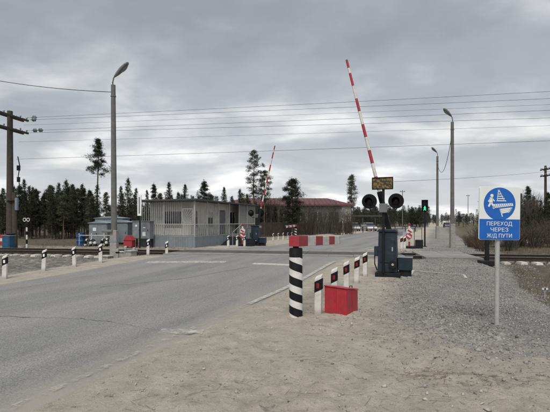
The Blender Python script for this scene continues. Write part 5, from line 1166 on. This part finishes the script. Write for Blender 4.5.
for i in range(230):
    tx = random.uniform(352, 428); d = random.uniform(120, 190); sp.append(((tx-275)/412*d, d, random.uniform(1.3, 2.2), random.uniform(0.75, 1.15)))
for i in range(110):
    tx = random.uniform(456, 570); d = random.uniform(90, 170); sp.append(((tx-275)/412*d, d, random.uniform(1.0, 1.7), random.uniform(0.45, 0.85)))
for i in range(70):
    tx = random.uniform(-60, 360); d = random.uniform(120, 170); sp.append(((tx-275)/412*d, d, random.uniform(1.3, 2.2), random.uniform(0.8, 1.2)))
for i in range(60):
    tx = random.uniform(425, 470); d = random.uniform(260, 340); sp.append(((tx-275)/412*d, d, random.uniform(1.6, 2.6), random.uniform(0.8, 1.2)))
wood('distant_forest', 'distant dark tree line along the horizon', sp, FV, thin=3)
# single tall trees
tp1 = clumpy_pine(10.8, 0.62, 1.45, 34, lambda k_: (1-k_)**0.7*(0.75+0.25*math.sin(k_*17)), 4, 17, rad=0.33)
tree('tall_pine', *at(98, 45), tp1, 1.0, 'tall lone pine with a bare trunk and layered crown left of the street lamp', 'tall lone pines', 0.4)
tp2 = clumpy_pine(10.3, 0.44, 1.0, 44, oval, 3, 14, rad=0.30, needles='needles_light')
tree('tall_pine', *at(254, 49), tp2, 1.0, 'tall slender open pine left of the raised far boom', 'tall lone pines', 1.0)
tp3 = clumpy_pine(7.9, 0.52, 0.95, 34, oval, 3, 14, rad=0.30, needles='needles_light')
tree('tall_pine', *at(264.5, 50), tp3, 1.0, 'open-crowned pine just behind the far raised boom', 'tall lone pines', 2.0)
tp4 = clumpy_pine(6.5, 0.22, 1.22, 62, lambda k_: max(0.15, math.sin(math.pi*(0.22+0.76*k_**1.5))**0.75), 4, 17, rad=0.30, bark='bark')
tree('dense_pine', *at(292.5, 46), tp4, 1.0, 'broad round-topped dark pine in front of the red-roofed building', None, 0.0)
tp5 = clumpy_pine(9.4, 0.42, 0.85, 60, lambda k_: max(0.4, oval(k_)), 3, 16, rad=0.32, needles='needles_light')
tree('tall_pine', *at(351.5, 68), tp5, 1.0, 'narrow tall tree at the right end of the red-roofed building', 'tall lone pines', 0.0)
# bare shrubs
def shrub(hh, w, n, bark, lean=0.3, sub=5):
    segs, r0, r1 = [], [], []
    for i in range(n):
        a_ = rng.uniform(0, 6.28); r_ = w*0.25*rng.random(); b0 = np.array([r_*math.cos(a_), r_*math.sin(a_), -0.05]); out = np.array([math.cos(a_), math.sin(a_), 0])*w*rng.uniform(0.1, 0.55)*lean*2
        p = b0; q = b0+out*0.4+np.array([0, 0, hh*rng.uniform(0.4, 0.55)]); e = b0+out+np.array([rng.normal(0, .1), rng.normal(0, .1), hh*rng.uniform(0.75, 1.0)])
        segs += [(p, q), (q, e)]; r0 += [0.016, 0.011]; r1 += [0.011, 0.003]
        for j in range(sub):
            k_ = rng.uniform(0.25, 0.95); s_ = p+(q-p)*k_*2 if k_ < .5 else q+(e-q)*(k_-.5)*2; t_ = s_+np.array([rng.normal(0, .3), rng.normal(0, .3), rng.uniform(.2, .6)])*hh*0.32; segs.append((s_, t_)); r0.append(0.007); r1.append(0.002)
            for jj in range(2): u_ = s_+(t_-s_)*rng.uniform(.3, .9); segs.append((u_, u_+np.array([rng.normal(0, .2), rng.normal(0, .2), rng.uniform(.05, .4)])*hh*0.2)); r0.append(0.005); r1.append(0.002)
    v_, f_ = sticks(segs, np.array(r0)*1.3, np.array(r1)*1.6); return np_mesh('branches', v_, f_, bark)
SH = [shrub(4.0, 2.2, 26, 'twig'), shrub(4.0, 1.8, 22, 'twig_grey'), shrub(4.0, 2.6, 30, 'twig')]
SR = [shrub(1.8, 2.2, 40, 'twig_rust', 0.45), shrub(1.8, 2.6, 46, 'twig', 0.5), shrub(1.8, 2.0, 40, 'twig_grey', 0.4)]
def bush(x, y, me_, sc, label, group): 
    o = thing('bare_shrub', label, 'shrub', (x, y, float(H(x, y))-.03), random.uniform(0, 6.28), group); o.scale = sc; link('branches', me_, o)
for i in range(26):
    tx = 262+i*3.55+random.uniform(-2, 2); d = random.uniform(50, 61); k_ = random.uniform(0.75, 1.28); bush((tx-275)/412*d, d, SH[(i*2) % 3 if i % 3 else 1], (k_*1.1, k_*1.1, k_*1.0), 'tall bare leafless shrub in the thicket before the red-roofed building', 'bare shrubs before the red-roofed building')
for i in range(64):
    tx = random.uniform(466, 560); d = random.uniform(22, 33) if i < 46 else random.uniform(36, 50); k_ = random.uniform(0.42, 0.85)
    if tx < 482: k_ *= 0.6
    bush((tx-275)/412*d, d, SR[i % 3], (k_, k_, k_*random.uniform(0.8, 1.2)), 'low brown bare shrub on the bank beyond the rails at right', 'bare shrubs on the right bank')
for i in range(20):
    tx = random.uniform(498, 570); d = random.uniform(33, 46); k_ = random.uniform(0.7, 1.05); bush((tx-275)/412*d, d, SH[i % 3], (k_*.9, k_*.9, k_), 'taller bare shrub among the small pines behind the sign', 'taller bare shrubs at right')
for i, (tx, ty, d) in enumerate(((512, 200, 40), (521, 193, 38), (528, 186, 42), (534, 196, 36), (541, 200, 34), (548, 192, 38), (556, 188, 36), (505, 207, 42), (496, 207, 48), (545, 214, 30), (553, 212, 29), (537, 218, 31), (529, 216, 33), (516, 212, 30), (507, 216, 29), (524, 206, 34), (533, 208, 31), (549, 204, 31), (491, 214, 34), (519, 216, 27), (511, 219, 26), (528, 214, 27), (541, 212, 28), (500, 213, 38), (515, 203, 45), (537, 204, 40), (552, 218, 26), (546, 199, 44), (486, 218, 40))):
    x = (tx-275)/412*d; hb_ = float(H(x, d)); ht = 1.6+(222-ty)*d/412-hb_; k_ = ht/6.2; tree('small_pine', x, d, FV[(i*2) % 6], (max(k_, .4)*0.95, k_), 'small dark pine on the right bank behind the sign', 'small pines on the right bank')
# pale old sleepers / boards pile on the right bank
xy = at(520, 25.5); o = thing('timber_stack', 'pale weathered stack of boards beyond the rails behind the sign', 'boards', (*xy, float(H(*xy))), TZ)
for i in range(4):
    for j in range(2): MB().box((random.uniform(-.1, .1)+0.2, -0.5+i*0.26, 0.08+j*0.17), (3.2+random.uniform(-.4, .4), 0.24, 0.16), rot=Matrix.Rotation(random.uniform(-.05, .05), 3, 'Z')).build('board', 'concrete', o, bevel=0.01)

# ------------------------------------------------------------------ dry grass and litter
def grass(name, label, x, y, hh, wd, nblade, matn='dry_grass'):
    n = len(x)*nblade; bx_ = np.repeat(x, nblade)+rng.normal(0, 0.05, n); by_ = np.repeat(y, nblade)+rng.normal(0, 0.05, n); bz_ = ground_z(bx_, by_)-0.01
    h_ = np.repeat(hh, nblade)*rng.uniform(0.5, 1.2, n); a_ = rng.uniform(0, 6.28, n); ln = h_*rng.uniform(0.2, 0.9, n); d = np.stack([np.cos(a_)*ln, np.sin(a_)*ln, h_], 1); sd = np.stack([-np.sin(a_), np.cos(a_), a_*0], 1)*wd
    b0 = np.stack([bx_, by_, bz_], 1); V_ = np.stack([b0-sd, b0+sd, b0+d], 1).reshape(-1, 3); return tag(link(name, np_mesh(name, V_, np.arange(n*3).reshape(-1, 3), matn)), label, 'grass', kind='stuff')
n = 9000; x = rng.uniform(6, 32, n); y = rng.uniform(7, 42, n); t = tt(x, y); c = cc(x, y); ok = (t > 2.3) & (np.abs(c-TRACK_C) > 2.6) & (vnoise(x, y, 0.6, 4) > 0.42); x, y = x[ok], y[ok]
grass('dry_grass', 'dry brown grass on the bank to the right of the footpath', x, y, rng.uniform(0.10, 0.30, len(x)), 0.004, 12)
n = 3000; x = rng.uniform(-34, -5, n); y = rng.uniform(11, 46, n); t = tt(x, y); c = cc(x, y); ok = (t < -11.8) & (np.abs(c-TRACK_C) > 2.4) & (vnoise(x, y, 0.6, 6) > 0.5); x, y = x[ok], y[ok]
grass('verge_grass', 'sparse dry grass on the left verge and along the tracks', x, y, rng.uniform(0.06, 0.22, len(x)), 0.004, 10)
# dead grass stems and twigs lying on the sand
n = 420; sg_ = []
cl = [(px(455, 376), 0.32, 120), (px(420, 372), 0.25, 60), (px(505, 380), 0.3, 70), (px(330, 362), 0.25, 30), (px(250, 385), 0.6, 30), (px(150, 400), 0.4, 20), (px(390, 340), 0.8, 50), (px(430, 395), 0.6, 50)]
for (c_, r_, m_) in cl:
    for i in range(m_):
        x_ = c_[0]+random.gauss(0, r_); y_ = c_[1]+random.gauss(0, r_*0.35)
        if tt(x_, y_) < ROAD_R+0.1: continue
        a_ = random.gauss(0.0, 0.7); l_ = random.uniform(0.04, 0.20); z_ = float(ground_z(x_, y_))+0.006
        sg_.append(((x_, y_, z_), (x_+l_*math.cos(a_), y_+l_*math.sin(a_), z_+random.uniform(0, 0.012))))
v_, f_ = sticks(sg_, 0.0018, 0.001)
tag(link('dead_stems', np_mesh('dead_stems', v_, f_, 'stick')), 'dead grass stems and twigs lying on the sand', 'twigs', kind='stuff')
scene.render.resolution_x, scene.render.resolution_y = 1024, 767
